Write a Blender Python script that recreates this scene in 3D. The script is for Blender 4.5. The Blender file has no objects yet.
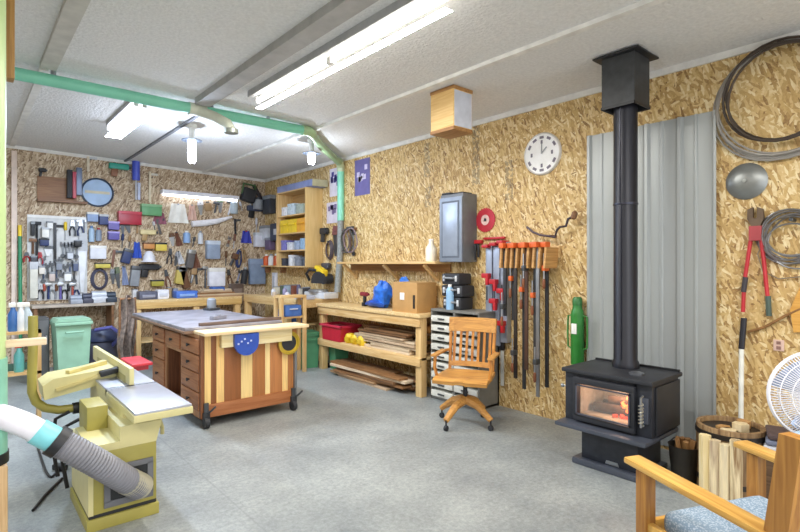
import bpy, bmesh, math, random
from mathutils import Vector, Matrix, Euler
random.seed(7)
PI = math.pi
C = bpy.context.scene.collection
# ------------------------------------------------------------------ place: X = distance to the long right wall, Y = along it, Z up
CAM_H, FPX, HOR = 1.45, 510.0, 264.0
W, YB, CEIL = 4.18, 8.63, 2.98
def cz(x): return CEIL + .02*(W - x)      # low pitched ceiling rises away from the right wall
def ray(px, py):
    dx = px - 400.0
    return Vector((.759*dx + .652*FPX, -.652*dx + .759*FPX, HOR - py))
def at_x(px, py, x=W):
    r = ray(px, py); t = x/r.x; return Vector((x, r.y*t, CAM_H + r.z*t))
def at_y(px, py, y=YB):
    r = ray(px, py); t = y/r.y; return Vector((r.x*t, y, CAM_H + r.z*t))
def at_z(px, py, z=0.0):
    r = ray(px, py); t = (z - CAM_H)/r.z; return Vector((r.x*t, r.y*t, z))
# ------------------------------------------------------------------ materials
def lin(h):
    h = h.lstrip('#'); out = []
    for i in (0, 2, 4):
        c = int(h[i:i+2], 16)/255
        out.append(c/12.92 if c <= .04045 else ((c+.055)/1.055)**2.4)
    return (*out, 1)
MATS = {}
def mat(hexc, rough=.55, metal=0.0, var=.12, scale=9.0, bump=0.0, key=None, coat=0):
    k = key or (hexc, rough, metal, var, scale, bump)
    if k in MATS: return MATS[k]
    m = bpy.data.materials.new('surface_' + hexc.strip('#')); m.use_nodes = True
    nt = m.node_tree; b = nt.nodes['Principled BSDF']
    b.inputs['Roughness'].default_value = rough; b.inputs['Metallic'].default_value = metal
    if coat: b.inputs['Coat Weight'].default_value = coat
    c = lin(hexc)
    tc = nt.nodes.new('ShaderNodeTexCoord'); n = nt.nodes.new('ShaderNodeTexNoise')
    n.inputs['Scale'].default_value = scale; n.inputs['Detail'].default_value = 4
    nt.links.new(tc.outputs['Object'], n.inputs['Vector'])
    r = nt.nodes.new('ShaderNodeValToRGB')
    r.color_ramp.elements[0].position = .3; r.color_ramp.elements[1].position = .7
    r.color_ramp.elements[0].color = tuple(v*(1-var) for v in c[:3]) + (1,)
    r.color_ramp.elements[1].color = tuple(min(1, v*(1+var)) for v in c[:3]) + (1,)
    nt.links.new(n.outputs['Fac'], r.inputs['Fac']); nt.links.new(r.outputs['Color'], b.inputs['Base Color'])
    if bump:
        bp = nt.nodes.new('ShaderNodeBump'); bp.inputs['Strength'].default_value = bump; bp.inputs['Distance'].default_value = .01
        nt.links.new(n.outputs['Fac'], bp.inputs['Height']); nt.links.new(bp.outputs['Normal'], b.inputs['Normal'])
    MATS[k] = m; return m
def wood(hexa, hexb, axis='z', rough=.5, freq=26.0, key=None):
    k = ('wood', hexa, hexb, axis, rough, freq)
    if k in MATS: return MATS[k]
    m = bpy.data.materials.new('wood_' + hexa.strip('#')); m.use_nodes = True
    nt = m.node_tree; b = nt.nodes['Principled BSDF']; b.inputs['Roughness'].default_value = rough
    tc = nt.nodes.new('ShaderNodeTexCoord'); mp = nt.nodes.new('ShaderNodeMapping')
    s = [freq, freq, freq]; s['xyz'.index(axis)] = freq*.06
    mp.inputs['Scale'].default_value = s
    n = nt.nodes.new('ShaderNodeTexNoise'); n.inputs['Scale'].default_value = 1.4; n.inputs['Detail'].default_value = 6; n.inputs['Distortion'].default_value = 1.2
    r = nt.nodes.new('ShaderNodeValToRGB'); r.color_ramp.elements[0].position = .32; r.color_ramp.elements[1].position = .66
    r.color_ramp.elements[0].color = lin(hexa); r.color_ramp.elements[1].color = lin(hexb)
    L = nt.links.new
    L(tc.outputs['Object'], mp.inputs['Vector']); L(mp.outputs['Vector'], n.inputs['Vector']); L(n.outputs['Fac'], r.inputs['Fac']); L(r.outputs['Color'], b.inputs['Base Color'])
    MATS[k] = m; return m
def glow(hexc, s):
    k = ('glow', hexc, s)
    if k in MATS: return MATS[k]
    m = bpy.data.materials.new('lamp_glow'); m.use_nodes = True; b = m.node_tree.nodes['Principled BSDF']
    b.inputs['Base Color'].default_value = lin(hexc); b.inputs['Emission Color'].default_value = lin(hexc); b.inputs['Emission Strength'].default_value = s
    MATS[k] = m; return m
def osb(axis, tint, stamps=()):
    m = bpy.data.materials.new('strand_board'); m.use_nodes = True
    nt = m.node_tree; N = nt.nodes.new; L = nt.links.new; b = nt.nodes['Principled BSDF']; b.inputs['Roughness'].default_value = .6
    tc = N('ShaderNodeTexCoord'); sp = N('ShaderNodeSeparateXYZ'); cb = N('ShaderNodeCombineXYZ')
    L(tc.outputs['Object'], sp.inputs[0]); L(sp.outputs[axis], cb.inputs[0]); L(sp.outputs[2], cb.inputs[1])
    wn = N('ShaderNodeTexNoise'); wn.inputs['Scale'].default_value = 14; L(cb.outputs[0], wn.inputs['Vector'])
    ad = N('ShaderNodeMixRGB'); ad.blend_type = 'ADD'; ad.inputs['Fac'].default_value = .012; L(cb.outputs[0], ad.inputs[1]); L(wn.outputs['Color'], ad.inputs[2])
    prev = None
    for i, (ang, sx, sy, off) in enumerate(((80, 15, 62, 0), (20, 18, 60, 3.3), (-42, 18, 60, 7.1), (108, 15, 66, 11.7))):
        mp = N('ShaderNodeMapping'); mp.vector_type = 'POINT'; mp.inputs['Rotation'].default_value = (0, 0, math.radians(ang))
        m2 = N('ShaderNodeMapping'); m2.inputs['Scale'].default_value = (sx, sy, 1); m2.inputs['Location'].default_value = (off, off*1.7, 0)
        L(ad.outputs[0], mp.inputs['Vector']); L(mp.outputs[0], m2.inputs['Vector'])
        v = N('ShaderNodeTexVoronoi'); v.voronoi_dimensions = '2D'; v.inputs['Scale'].default_value = 1; L(m2.outputs[0], v.inputs['Vector'])
        s = N('ShaderNodeSeparateColor'); L(v.outputs['Color'], s.inputs[0])
        if prev is None: prev = s.outputs[0]
        else:
            g = N('ShaderNodeMath'); g.operation = 'GREATER_THAN'; g.inputs[1].default_value = .62; L(s.outputs[1], g.inputs[0])
            mx = N('ShaderNodeMix'); mx.data_type = 'FLOAT'; L(g.outputs[0], mx.inputs['Factor']); L(prev, mx.inputs['A']); L(s.outputs[0], mx.inputs['B'])
            prev = mx.outputs['Result']
    big = N('ShaderNodeTexNoise'); big.inputs['Scale'].default_value = 1.3; L(cb.outputs[0], big.inputs['Vector'])
    fine = N('ShaderNodeTexNoise'); fine.inputs['Scale'].default_value = 60; L(cb.outputs[0], fine.inputs['Vector'])
    a1 = N('ShaderNodeMath'); a1.operation = 'MULTIPLY_ADD'; a1.inputs[1].default_value = .35; a1.inputs[2].default_value = -.17; L(big.outputs['Fac'], a1.inputs[0])
    a2 = N('ShaderNodeMath'); a2.operation = 'ADD'; L(prev, a2.inputs[0]); L(a1.outputs[0], a2.inputs[1])
    a3 = N('ShaderNodeMath'); a3.operation = 'MULTIPLY_ADD'; a3.inputs[1].default_value = .4; L(fine.outputs['Fac'], a3.inputs[0]); 
    a4 = N('ShaderNodeMath'); a4.operation = 'SUBTRACT'; a4.inputs[1].default_value = .2; L(a2.outputs[0], a3.inputs[2]); L(a3.outputs[0], a4.inputs[0])
    r = N('ShaderNodeValToRGB'); els = r.color_ramp.elements
    els[0].position = 0; els[0].color = lin(tint[0]); els[1].position = 1; els[1].color = lin(tint[4])
    for p, c in ((.12, tint[1]), (.45, tint[2]), (.75, tint[3])): e = els.new(p); e.color = lin(c)
    L(a4.outputs[0], r.inputs['Fac']); col = r.outputs['Color']
    def mth(op, a_, v):
        n_ = N('ShaderNodeMath'); n_.operation = op; L(a_, n_.inputs[0])
        if isinstance(v, (int, float)): n_.inputs[1].default_value = v
        else: L(v, n_.inputs[1])
        return n_.outputs[0]
    if stamps:
        ink = N('ShaderNodeTexNoise'); ink.inputs['Scale'].default_value = 26; L(cb.outputs[0], ink.inputs['Vector'])
        inked = mth('GREATER_THAN', ink.outputs['Fac'], .47)
        for u, v, hu, hv in stamps:                                # grey mill stamps printed on the boards
            mu = mth('LESS_THAN', mth('ABSOLUTE', mth('SUBTRACT', sp.outputs[axis], u), 0), hu)
            mv = mth('LESS_THAN', mth('ABSOLUTE', mth('SUBTRACT', sp.outputs[2], v), 0), hv)
            k = mth('MULTIPLY', mth('MULTIPLY', mth('MULTIPLY', mu, mv), inked), .5)
            mx = N('ShaderNodeMixRGB'); L(k, mx.inputs[0]); L(col, mx.inputs[1]); mx.inputs[2].default_value = lin('#5f5648'); col = mx.outputs[0]
    L(col, b.inputs['Base Color'])
    return m
def floor_mat():
    m = bpy.data.materials.new('concrete'); m.use_nodes = True
    nt = m.node_tree; N = nt.nodes.new; L = nt.links.new; b = nt.nodes['Principled BSDF']
    tc = N('ShaderNodeTexCoord')
    n1 = N('ShaderNodeTexNoise'); n1.inputs['Scale'].default_value = 1.6; n1.inputs['Detail'].default_value = 6; n1.inputs['Roughness'].default_value = .65
    n2 = N('ShaderNodeTexNoise'); n2.inputs['Scale'].default_value = 34; n2.inputs['Detail'].default_value = 8; n2.inputs['Roughness'].default_value = .85
    for n in (n1, n2): L(tc.outputs['Object'], n.inputs['Vector'])
    r1 = N('ShaderNodeValToRGB'); r1.color_ramp.elements[0].position = .3; r1.color_ramp.elements[1].position = .7
    r1.color_ramp.elements[0].color = lin('#777c7e'); r1.color_ramp.elements[1].color = lin('#9da19f')
    r2 = N('ShaderNodeValToRGB'); r2.color_ramp.elements[0].position = .36; r2.color_ramp.elements[1].position = .64
    r2.color_ramp.elements[0].color = (.62, .62, .62, 1); r2.color_ramp.elements[1].color = (1.3, 1.3, 1.28, 1)
    L(n1.outputs['Fac'], r1.inputs['Fac']); L(n2.outputs['Fac'], r2.inputs['Fac'])
    mx = N('ShaderNodeMixRGB'); mx.blend_type = 'MULTIPLY'; mx.inputs['Fac'].default_value = .8; L(r1.outputs[0], mx.inputs[1]); L(r2.outputs[0], mx.inputs[2])
    # saw-cut control joint
    sp = N('ShaderNodeSeparateXYZ'); L(tc.outputs['Object'], sp.inputs[0])
    prev = mx.outputs[0]
    for ax, pos in ((0, 1.25), (1, 4.2)):
        d = N('ShaderNodeMath'); d.operation = 'SUBTRACT'; d.inputs[1].default_value = pos; L(sp.outputs[ax], d.inputs[0])
        ab = N('ShaderNodeMath'); ab.operation = 'ABSOLUTE'; L(d.outputs[0], ab.inputs[0])
        lt = N('ShaderNodeMath'); lt.operation = 'LESS_THAN'; lt.inputs[1].default_value = .006; L(ab.outputs[0], lt.inputs[0])
        f = N('ShaderNodeMath'); f.operation = 'MULTIPLY'; f.inputs[1].default_value = .35; L(lt.outputs[0], f.inputs[0])
        m2 = N('ShaderNodeMixRGB'); L(f.outputs[0], m2.inputs[0]); L(prev, m2.inputs[1]); m2.inputs[2].default_value = lin('#6f7374'); prev = m2.outputs[0]
    L(prev, b.inputs['Base Color'])
    rr = N('ShaderNodeMapRange'); rr.inputs['To Min'].default_value = .3; rr.inputs['To Max'].default_value = .55; L(n1.outputs['Fac'], rr.inputs['Value']); L(rr.outputs[0], b.inputs['Roughness'])
    bp = N('ShaderNodeBump'); bp.inputs['Strength'].default_value = .15; bp.inputs['Distance'].default_value = .004; L(n2.outputs['Fac'], bp.inputs['Height']); L(bp.outputs[0], b.inputs['Normal'])
    return m
# ------------------------------------------------------------------ mesh builder
class MB:
    def __init__(s): s.bm = bmesh.new()
    def _x(s, vs, rot, loc):
        M = Matrix.Translation(loc)
        if rot: M = M @ Euler([math.radians(a) for a in rot]).to_matrix().to_4x4()
        bmesh.ops.transform(s.bm, matrix=M, verts=vs)
    def box(s, c, d, rot=None, bev=0.0, seg=2):
        g = bmesh.ops.create_cube(s.bm, size=1.0); vs = g['verts']
        bmesh.ops.scale(s.bm, vec=d, verts=vs)
        if bev:
            es = list({e for v in vs for e in v.link_edges})
            r = bmesh.ops.bevel(s.bm, geom=es, offset=min(bev, min(d)*.45), segments=seg, affect='EDGES', profile=.6)
            vs = list({v for f in r['faces'] for v in f.verts} | {v for v in vs if v.is_valid})
            vs = list(set(s._isl(vs)))
        s._x(vs, rot, c); return s
    def _isl(s, vs):
        seen = set(vs); st = list(vs)
        while st:
            v = st.pop()
            for e in v.link_edges:
                o = e.other_vert(v)
                if o not in seen: seen.add(o); st.append(o)
        return seen
    def bx(s, x0, x1, y0, y1, z0, z1, bev=0.0):
        return s.box(((x0+x1)/2, (y0+y1)/2, (z0+z1)/2), (abs(x1-x0), abs(y1-y0), abs(z1-z0)), None, bev)
    def cyl(s, a, b, r, r2=None, seg=16):
        a, b = Vector(a), Vector(b); d = b-a; r2 = r if r2 is None else r2
        q = d.to_track_quat('Z', 'Y').to_matrix().to_4x4()
        M = Matrix.Translation((a+b)/2) @ q
        bmesh.ops.create_cone(s.bm, cap_ends=True, segments=seg, radius1=r, radius2=r2, depth=d.length, matrix=M); return s
    def tube(s, pts, r, seg=8, closed=False):
        P = [Vector(p) for p in pts]; n = len(P); rings = []
        nrm = None
        for i in range(n):
            if closed: t = (P[(i+1) % n]-P[i-1])
            else: t = P[min(i+1, n-1)]-P[max(i-1, 0)]
            t.normalize()
            if nrm is None:
                nrm = t.orthogonal().normalized()
            nrm = (nrm - t*nrm.dot(t)).normalized(); bi = t.cross(nrm)
            rr = r[i] if isinstance(r, (list, tuple)) else r
            rings.append([s.bm.verts.new(P[i] + (nrm*math.cos(2*PI*k/seg) + bi*math.sin(2*PI*k/seg))*rr) for k in range(seg)])
        for i in range(n if closed else n-1):
            A, B = rings[i], rings[(i+1) % n]
            for k in range(seg): s.bm.faces.new((A[k], A[(k+1) % seg], B[(k+1) % seg], B[k]))
        if not closed:
            s.bm.faces.new(rings[0][::-1]); s.bm.faces.new(rings[-1])
        return s
    def lathe(s, prof, seg=24, loc=(0, 0, 0), rot=None):
        rings = []; vs = []
        for r, z in prof:
            ring = [s.bm.verts.new((max(r, 1e-4)*math.cos(2*PI*k/seg), max(r, 1e-4)*math.sin(2*PI*k/seg), z)) for k in range(seg)]
            rings.append(ring); vs += ring
        for A, B in zip(rings, rings[1:]):
            for k in range(seg): s.bm.faces.new((A[k], A[(k+1) % seg], B[(k+1) % seg], B[k]))
        s.bm.faces.new(rings[0][::-1]); s.bm.faces.new(rings[-1])
        s._x(vs, rot, loc); return s
    def prism(s, pts, y0, y1, loc=(0, 0, 0), rot=None):          # outline in local x,z extruded along y
        A = [s.bm.verts.new((x, y0, z)) for x, z in pts]; B = [s.bm.verts.new((x, y1, z)) for x, z in pts]
        n = len(pts); s.bm.faces.new(A); s.bm.faces.new(B[::-1])
        for i in range(n): s.bm.faces.new((A[i], B[i], B[(i+1) % n], A[(i+1) % n]))
        s._x(A+B, rot, loc); return s
    def sheet(s, fn, nu, nv, th=.006):                             # thick sheet from fn(u,v)->(x,y,z)
        g = [[s.bm.verts.new(fn(i/nu, j/nv)) for j in range(nv+1)] for i in range(nu+1)]
        fs = [s.bm.faces.new((g[i][j], g[i+1][j], g[i+1][j+1], g[i][j+1])) for i in range(nu) for j in range(nv)]
        bmesh.ops.recalc_face_normals(s.bm, faces=fs)
        bmesh.ops.solidify(s.bm, geom=fs, thickness=th); return s
    def build(s, name, m, parent=None, ang=40):
        bm = s.bm
        bmesh.ops.recalc_face_normals(bm, faces=bm.faces)
        lim = math.radians(ang)
        for f in bm.faces: f.smooth = True
        for e in bm.edges:
            if len(e.link_faces) != 2 or e.calc_face_angle(0) > lim: e.smooth = False
        me = bpy.data.meshes.new(name); bm.to_mesh(me); bm.free()
        me.materials.append(m)
        o = bpy.data.objects.new(name, me); C.objects.link(o)
        if parent is not None: o.parent = parent
        return o
def tag(o, label, cat, group=None, kind=None):
    o['label'] = label; o['category'] = cat
    if group: o['group'] = group
    if kind: o['kind'] = kind
    return o
def thing(name, label, cat, loc=(0, 0, 0), rz=0, group=None):
    o = bpy.data.objects.new(name, None); C.objects.link(o); o.empty_display_size = .05
    o.location = loc; o.rotation_euler = (0, 0, math.radians(rz)); return tag(o, label, cat, group)
def solo(mb, name, m, label, cat, loc=(0, 0, 0), rz=0, group=None):
    o = mb.build(name, m); o.location = loc; o.rotation_euler = (0, 0, math.radians(rz)); return tag(o, label, cat, group)
def struct(name, mb, m):
    o = mb.build(name, m); o['kind'] = 'structure'; return o
def copy_thing(o, loc, label, rz=None):
    c = o.copy(); C.objects.link(c); c.location = loc; c['label'] = label
    if rz is not None: c.rotation_euler = (0, 0, math.radians(rz))
    for ch in o.children:
        d = ch.copy(); C.objects.link(d); d.parent = c
        for g in ch.children:
            e = g.copy(); C.objects.link(e); e.parent = d
    return c
ORD = ['first', 'second', 'third', 'fourth', 'fifth', 'sixth', 'seventh', 'eighth', 'ninth', 'tenth', 'eleventh', 'twelfth', 'thirteenth', 'fourteenth', 'fifteenth', 'sixteenth', 'seventeenth', 'eighteenth', 'nineteenth', 'twentieth', 'twenty-first', 'twenty-second', 'twenty-third', 'twenty-fourth', 'twenty-fifth', 'twenty-sixth', 'twenty-seventh', 'twenty-eighth']
# common colours
STEEL = mat('#a9adb2', .32, .85); DKSTEEL = mat('#55585c', .4, .6); BLACK = mat('#1d1e21', .45); BLK2 = mat('#2b2c30', .6)
RED = mat('#b3232c', .4); WHITE = mat('#eceae4', .5); CREAM = mat('#d9d0a0', .5); ORANGE = mat('#d5622c', .45)
TAN = mat('#c79b62', .6); BROWN = mat('#6d4a2f', .6); BLUE = mat('#2f57a8', .45); YELLOW = mat('#e8c62c', .45); GREEN = mat('#2f7a4a', .5)
GREY = mat('#8c9095', .5); LGREY = mat('#c4c7cc', .5); PURPLE = mat('#6f67a8', .5); TEAL = mat('#7fc8ae', .35); NAVY = mat('#2b3a66', .5)
PINE = wood('#c99f63', '#e0c08a', 'y'); PINEZ = wood('#c59b60', '#dfbf88', 'z'); PINEX = wood('#c99f63', '#e0c08a', 'x')
OAK = wood('#9c6630', '#c48c48', 'z'); OAKX = wood('#a97236', '#cf9a50', 'x'); PLY = wood('#d3ae74', '#e3c792', 'y'); OLDW = wood('#6b4a30', '#936844', 'x')
# ------------------------------------------------------------------ setting
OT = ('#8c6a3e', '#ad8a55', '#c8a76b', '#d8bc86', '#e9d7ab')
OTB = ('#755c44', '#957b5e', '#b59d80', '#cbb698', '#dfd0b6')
MB_ = MB
struct('floor', MB().bx(-4, W+.1, -3.2, YB+.1, -.1, 0), floor_mat())
struct('wall_right', MB().bx(W, W+.1, -3.2, YB+.1, 0, CEIL+.25), osb(1, OT, [(at_x(px, py).y, at_x(px, py).z, .05, h) for px, py, h in ((427, 160, .2), (476, 155, .32), (509, 180, .2), (428, 197, .12))]))
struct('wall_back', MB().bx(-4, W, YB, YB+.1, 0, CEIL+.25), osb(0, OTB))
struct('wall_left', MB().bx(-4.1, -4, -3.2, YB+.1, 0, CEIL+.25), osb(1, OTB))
xl, xr = -4.1, W+.1
struct('ceiling', MB().prism([(xl, cz(xl)), (xr, cz(xr)), (xr, cz(xr)+.1), (xl, cz(xl)+.1)], -3.2, YB+.1), mat('#e0dfdc', .8, 0, .07, 45, 1.0))
# seams of the wall sheets read as thin dark gaps
sm = mat('#7d5a33', .8)
trim_white = mat('#e2e0da', .5)
struct('trim_1', MB().bx(W-.02, W, -3.2, YB-.02, CEIL-.05, CEIL), trim_white)
struct('trim_2', MB().prism([(-4, cz(-4)-.045), (W, cz(W)-.045), (W, cz(W)), (-4, cz(-4))], YB-.02, YB), trim_white)
def batten(n, x0, x1, y0, y1, d, m):
    struct('trim_%d' % n, MB().prism([(x0, cz(x0)-d), (x1, cz(x1)-d), (x1, cz(x1)), (x0, cz(x0))], y0, y1), m)
batten(3, 3.04, 3.09, -3.2, YB-.02, .03, trim_white)
batten(4, 1.68, 1.82, -3.2, 4.95, .06, mat('#a8a6a3', .6))
batten(5, 1.87, 1.90, 5.06, YB-.02, .025, mat('#7b7d82', .6))
batten(6, .47, .58, -3.2, 4.95, .04, mat('#c2bfb6', .6))
batten(7, .48, .54, 5.06, YB-.02, .02, trim_white)
batten(8, -1.0, -.94, -3.2, YB-.02, .03, trim_white)
# door casing far left on the back wall
a = at_y(14, 155); 
struct('trim_9', MB().bx(a.x-.03, a.x+.03, YB-.05, YB, 0, a.z+.05), mat('#e3cfc0', .5))
b = at_y(19, 131)
struct('trim_10', MB().bx(at_y(12, 140).x, at_y(25, 140).x, YB-.06, YB, at_y(20, 135).z, at_y(20, 131).z), mat('#e3cfc0', .5))
# ------------------------------------------------------------------ lights
GL = glow('#fffaf2', 12.0); GLB = glow('#e6eeff', 6.0)
def strip_light(label, x, y0, y1, z, gm, n=1, group='ceiling tube lights'):
    t = thing('tube_light', label, 'ceiling light', (x, (y0+y1)/2, z), 0, group)
    L = y1-y0
    hb = MB().bx(-.06, .06, -L/2, L/2, -.045, 0, .006) if n == 2 else MB().prism([(-.06, 0), (.0, 0), (.0, -.04), (-.02, -.055), (-.06, -.055)], -L/2, L/2)
    hb.build('housing', mat('#a6a7a8', .5), t)
    k = 2 if n == 1 else 1
    for i in range(k):
        for j in range(1 if n == 1 else 2):
            xx = .03 if n == 1 else (-.036 + .072*j)
            a, b2 = -L/2 + L*i/k + .03, -L/2 + L*(i+1)/k - .03
            MB().cyl((xx, a, -.075), (xx, b2, -.075), .019 if n == 1 else .017).build('tube', gm, t)
            for e0 in (a-.028, b2): MB().bx(xx-.018, xx+.018, e0, e0+.028, -.1, -.045).build('socket', WHITE, t)
    return t
strip_light('long fluorescent strip light over the middle of the room', 2.03, 1.95, 4.42, cz(2.03), GL)
strip_light('short twin tube light behind the green duct, far left', 1.28, 5.25, 6.45, cz(1.28), GLB, 2)
def bulb_light(label, x, y, z0, z1, gm):
    t = thing('bulb_light', label, 'ceiling light', (x, y, cz(x)), 0, 'screw-in bulbs on the ceiling')
    MB().lathe([(.055, 0), (.055, -.03), (.03, -.05), (.03, z0-cz(x)-.02)], 20).build('lamp_holder', WHITE, t)
    MB().lathe([(.03, z0-cz(x)), (.11, z0-cz(x)-.012), (.11, z0-cz(x)-.02), (.03, z0-cz(x)-.03)], 24).build('rim_disc', mat('#6c7888', .4, .5), t)
    b = MB()
    for k in range(4):
        an = k*PI/2+.4; x2, y2 = .035*math.cos(an), .035*math.sin(an)
        b.tube([(x2, y2, z0-cz(x)-.03), (x2, y2, z1-cz(x)+.02), (x2*.5, y2*.5, z1-cz(x))], .018, 8)
    b.build('bulb', gm, t)
bulb_light('large hanging bulb near the back wall, left one', 1.97, 5.9, 2.86, 2.60, glow('#f2f5ff', 9.0))
bulb_light('bare bulb on the ceiling beside the green duct bend', 3.3, 5.53, 2.84, 2.7, glow('#f6f7ff', 9.0))
def area(x, y, z, sx, sy, e, col=(1, 1, 1), rot=(0, 0, 0), name='area_light'):
    l = bpy.data.lights.new(name, 'AREA'); l.shape = 'RECTANGLE'; l.size = sx; l.size_y = sy; l.energy = e; l.color = col
    o = bpy.data.objects.new(name, l); C.objects.link(o); o.location = (x, y, z); o.rotation_euler = rot
    o.visible_camera = True
    return o
area(2.06, 3.18, CEIL-.11, .06, 2.4, 62, (1, .97, .92))
area(1.28, 5.85, CEIL-.12, .16, 1.1, 70, (.68, .81, 1))
area(1.93, -.6, CEIL-.11, .06, 2.4, 60, (1, .96, .9))  # unseen lamp added to light the near end; no fixture hangs here
area(-1.2, 1.0, CEIL-.11, .06, 2.4, 50, (1, .97, .93))  # added lamp left of the view, brightens the room without a fixture
area(-1.2, 5.5, CEIL-.11, .06, 2.4, 60, (.72, .84, 1))  # another added lamp out of view, cool light for the far end
def point(x, y, z, e, r=.05, col=(1, 1, 1)):
    l = bpy.data.lights.new('point_glow', 'POINT'); l.energy = e; l.shadow_soft_size = r; l.color = col
    o = bpy.data.objects.new('point_glow', l); C.objects.link(o); o.location = (x, y, z)
point(1.97, 5.9, 2.45, 26, .06, (.68, .8, 1)); point(3.3, 5.53, 2.6, 10, .05, (.75, .85, 1))
w = bpy.data.worlds.new('World'); bpy.context.scene.world = w; w.use_nodes = True
bg = w.node_tree.nodes['Background']; bg.inputs['Color'].default_value = (.93, .96, 1, 1); bg.inputs['Strength'].default_value = 2.0
# ------------------------------------------------------------------ stove
RW = -90    # local x to the viewer's right along the right wall, local y into the wall
SY, SX = 1.75, 3.40
st = thing('wood_stove', 'black cast iron wood stove with fire behind its glass door', 'stove', (SX, SY, 0), RW)
IRON = mat('#30333b', .42, .25, .15, 25, .08); IRON2 = mat('#282a30', .55, .1); IRONL = mat('#525763', .38, .45, .1)
MB().bx(-.26, .245, -.02, .4, 0, .045, .012).build('base_plate', IRONL, st)
MB().bx(-.21, .2, .03, .39, .04, .28, .006).build('pedestal', IRON, st)
MB().prism([(-.05, .02), (.05, .02), (.04, .045), (-.04, .045)], .026, .03, (.02, 0, .03)).build('badge', STEEL, st)
MB().bx(-.345, .31, -.11, .42, .275, .305, .01).build('ash_lip', IRONL, st)
body = MB()
body.bx(-.33, -.25, .01, .44, .305, .655, .006).bx(.18, .30, .01, .44, .305, .655, .006).bx(-.26, .2, .01, .44, .60, .655).bx(-.26, .2, .01, .44, .305, .34).bx(-.26, .2, .41, .44, .33, .61)
body.build('firebox', IRON, st)
MB().bx(-.25, -.235, .06, .41, .34, .60).bx(.165, .18, .06, .41, .34, .60).bx(-.235, .165, .395, .41, .34, .60).bx(-.235, .165, .06, .395, .34, .352).build('fire_brick', mat('#c0b5a2', .9, 0, .25, 14), st)
MB().bx(-.345, .315, -.02, .475, .655, .685, .008).build('top_plate', IRON2, st)
MB().bx(-.33, .3, .45, .47, .684, .70).build('rear_shield', BLACK, st)
MB().bx(.302, .315, .05, .43, .32, .64, .004).build('side_shield', IRON2, st)
MB().bx(-.345, -.332, .05, .43, .32, .64, .004).build('side_shield', IRON2, st)
dr = MB().bx(-.25, .2, -.025, .012, .585, .632, .008).bx(-.25, .2, -.025, .012, .32, .36, .008).bx(-.25, -.21, -.025, .012, .35, .6, .006).bx(.16, .2, -.025, .012, .35, .6, .006).build('door', IRON2, st)
MB().bx(-.222, .172, -.034, -.024, .572, .582).bx(-.222, .172, -.034, -.024, .366, .376).bx(-.222, -.212, -.034, -.024, .366, .582).bx(.162, .172, -.034, -.024, .366, .582).build('door_bead', IRONL, dr)
gm = bpy.data.materials.new('stove_glass'); gm.use_nodes = True
nt = gm.node_tree; nt.nodes.clear(); o_ = nt.nodes.new('ShaderNodeOutputMaterial'); mxs = nt.nodes.new('ShaderNodeMixShader'); tr = nt.nodes.new('ShaderNodeBsdfTransparent'); gs = nt.nodes.new('ShaderNodeBsdfGlossy')
gs.inputs['Roughness'].default_value = .25; tr.inputs[0].default_value = (.93, .92, .9, 1); mxs.inputs[0].default_value = .2
for a_, b_ in ((tr.outputs[0], mxs.inputs[1]), (gs.outputs[0], mxs.inputs[2]), (mxs.outputs[0], o_.inputs[0])): nt.links.new(a_, b_)
MB().bx(-.215, .165, -.008, -.003, .355, .595).build('glass', gm, dr)
lg = MB()
for i, (x0, x1, y, z, r) in enumerate(((-.2, .13, .2, .385, .035), (-.17, .15, .29, .39, .04), (-.1, .14, .23, .45, .035))):
    lg.tube([(x0, y, z), ((x0+x1)/2, y+.01, z+.008), (x1, y-.02, z)], r, 9)
lg.build('fire_log', mat('#5d4635', .9, 0, .5, 22, .4), st)
fm = glow('#ff6a35', 3.2); fl = MB()
for x, h, y in ((.02, .07, .2), (.05, .12, .22), (.085, .08, .19), (-.02, .05, .25), (.115, .05, .23), (.065, .06, .17)):
    fl.tube([(x, y, .40), (x+.012, y, .40+h*.4), (x-.008, y, .40+h*.75), (x+.006, y, .40+h)], [.018, .02, .012, .002], 8)
fl.build('flame', fm, st)
em = MB(); rr = random.Random(2)
for k in range(16): em.box((rr.uniform(-.02, .15), rr.uniform(.14, .28), .36+rr.uniform(0, .012)), (.035, .03, .022), (rr.uniform(-30, 30), 0, rr.uniform(0, 90)))
em.build('ember_bed', glow('#d8502f', .8), st)
MB().bx(.225, .285, -.012, .012, .40, .57, .01).build('handle_plate', IRONL, st)
hp = [(.255 + .014*math.cos(i*.9), -.05 + .014*math.sin(i*.9), .40 + i*.0032) for i in range(45)]
hd = MB().tube([(.255, -.012, .39), (.255, -.05, .385), (.255, -.05, .58), (.255, -.02, .585)], .007, 8).build('door_handle', STEEL, st)
MB().tube(hp, .004, 6).build('handle_coil', mat('#b9b4a4', .3, .7), hd)
MB().cyl((-.33, .1, .52), (-.40, .1, .52), .006).cyl((-.40, .1, .52), (-.415, .1, .52), .014).build('damper_rod', STEEL, st)
MB().lathe([(.05, 0), (.05, .012), (.03, .02), (.012, .02)], 20, (.14, .14, .685)).build('thermometer', mat('#6a6d73', .35, .6), st)
point(SX+.16, SY-.02, .54, 2.6, .04, (1, .62, .42))  # point light added inside the firebox to brighten it, no bulb
PX, PY = 3.745, 1.785
sp = thing('stove_pipe', 'tall black stove pipe rising from the stove top', 'stove pipe', (PX, PY, 0), 0)
MB().lathe([(.095, .685), (.095, .72), (.083, .74), (.083, 2.62)], 28).build('pipe', mat('#22232b', .38, .35, .1), sp)
MB().lathe([(.0845, 1.885), (.0875, 1.887), (.0875, 1.90), (.0845, 1.902)], 28).build('joint_ring', mat('#3a3c48', .3, .6), sp)
sm_ = MB()
for k in range(2): sm_.bx(-.088, -.08, -.012+.01*k, -.006+.01*k, .75+1.16*k, 1.88+.72*k)
sm_.build('seam', mat('#2c2e3a', .3, .5), sp)
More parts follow.
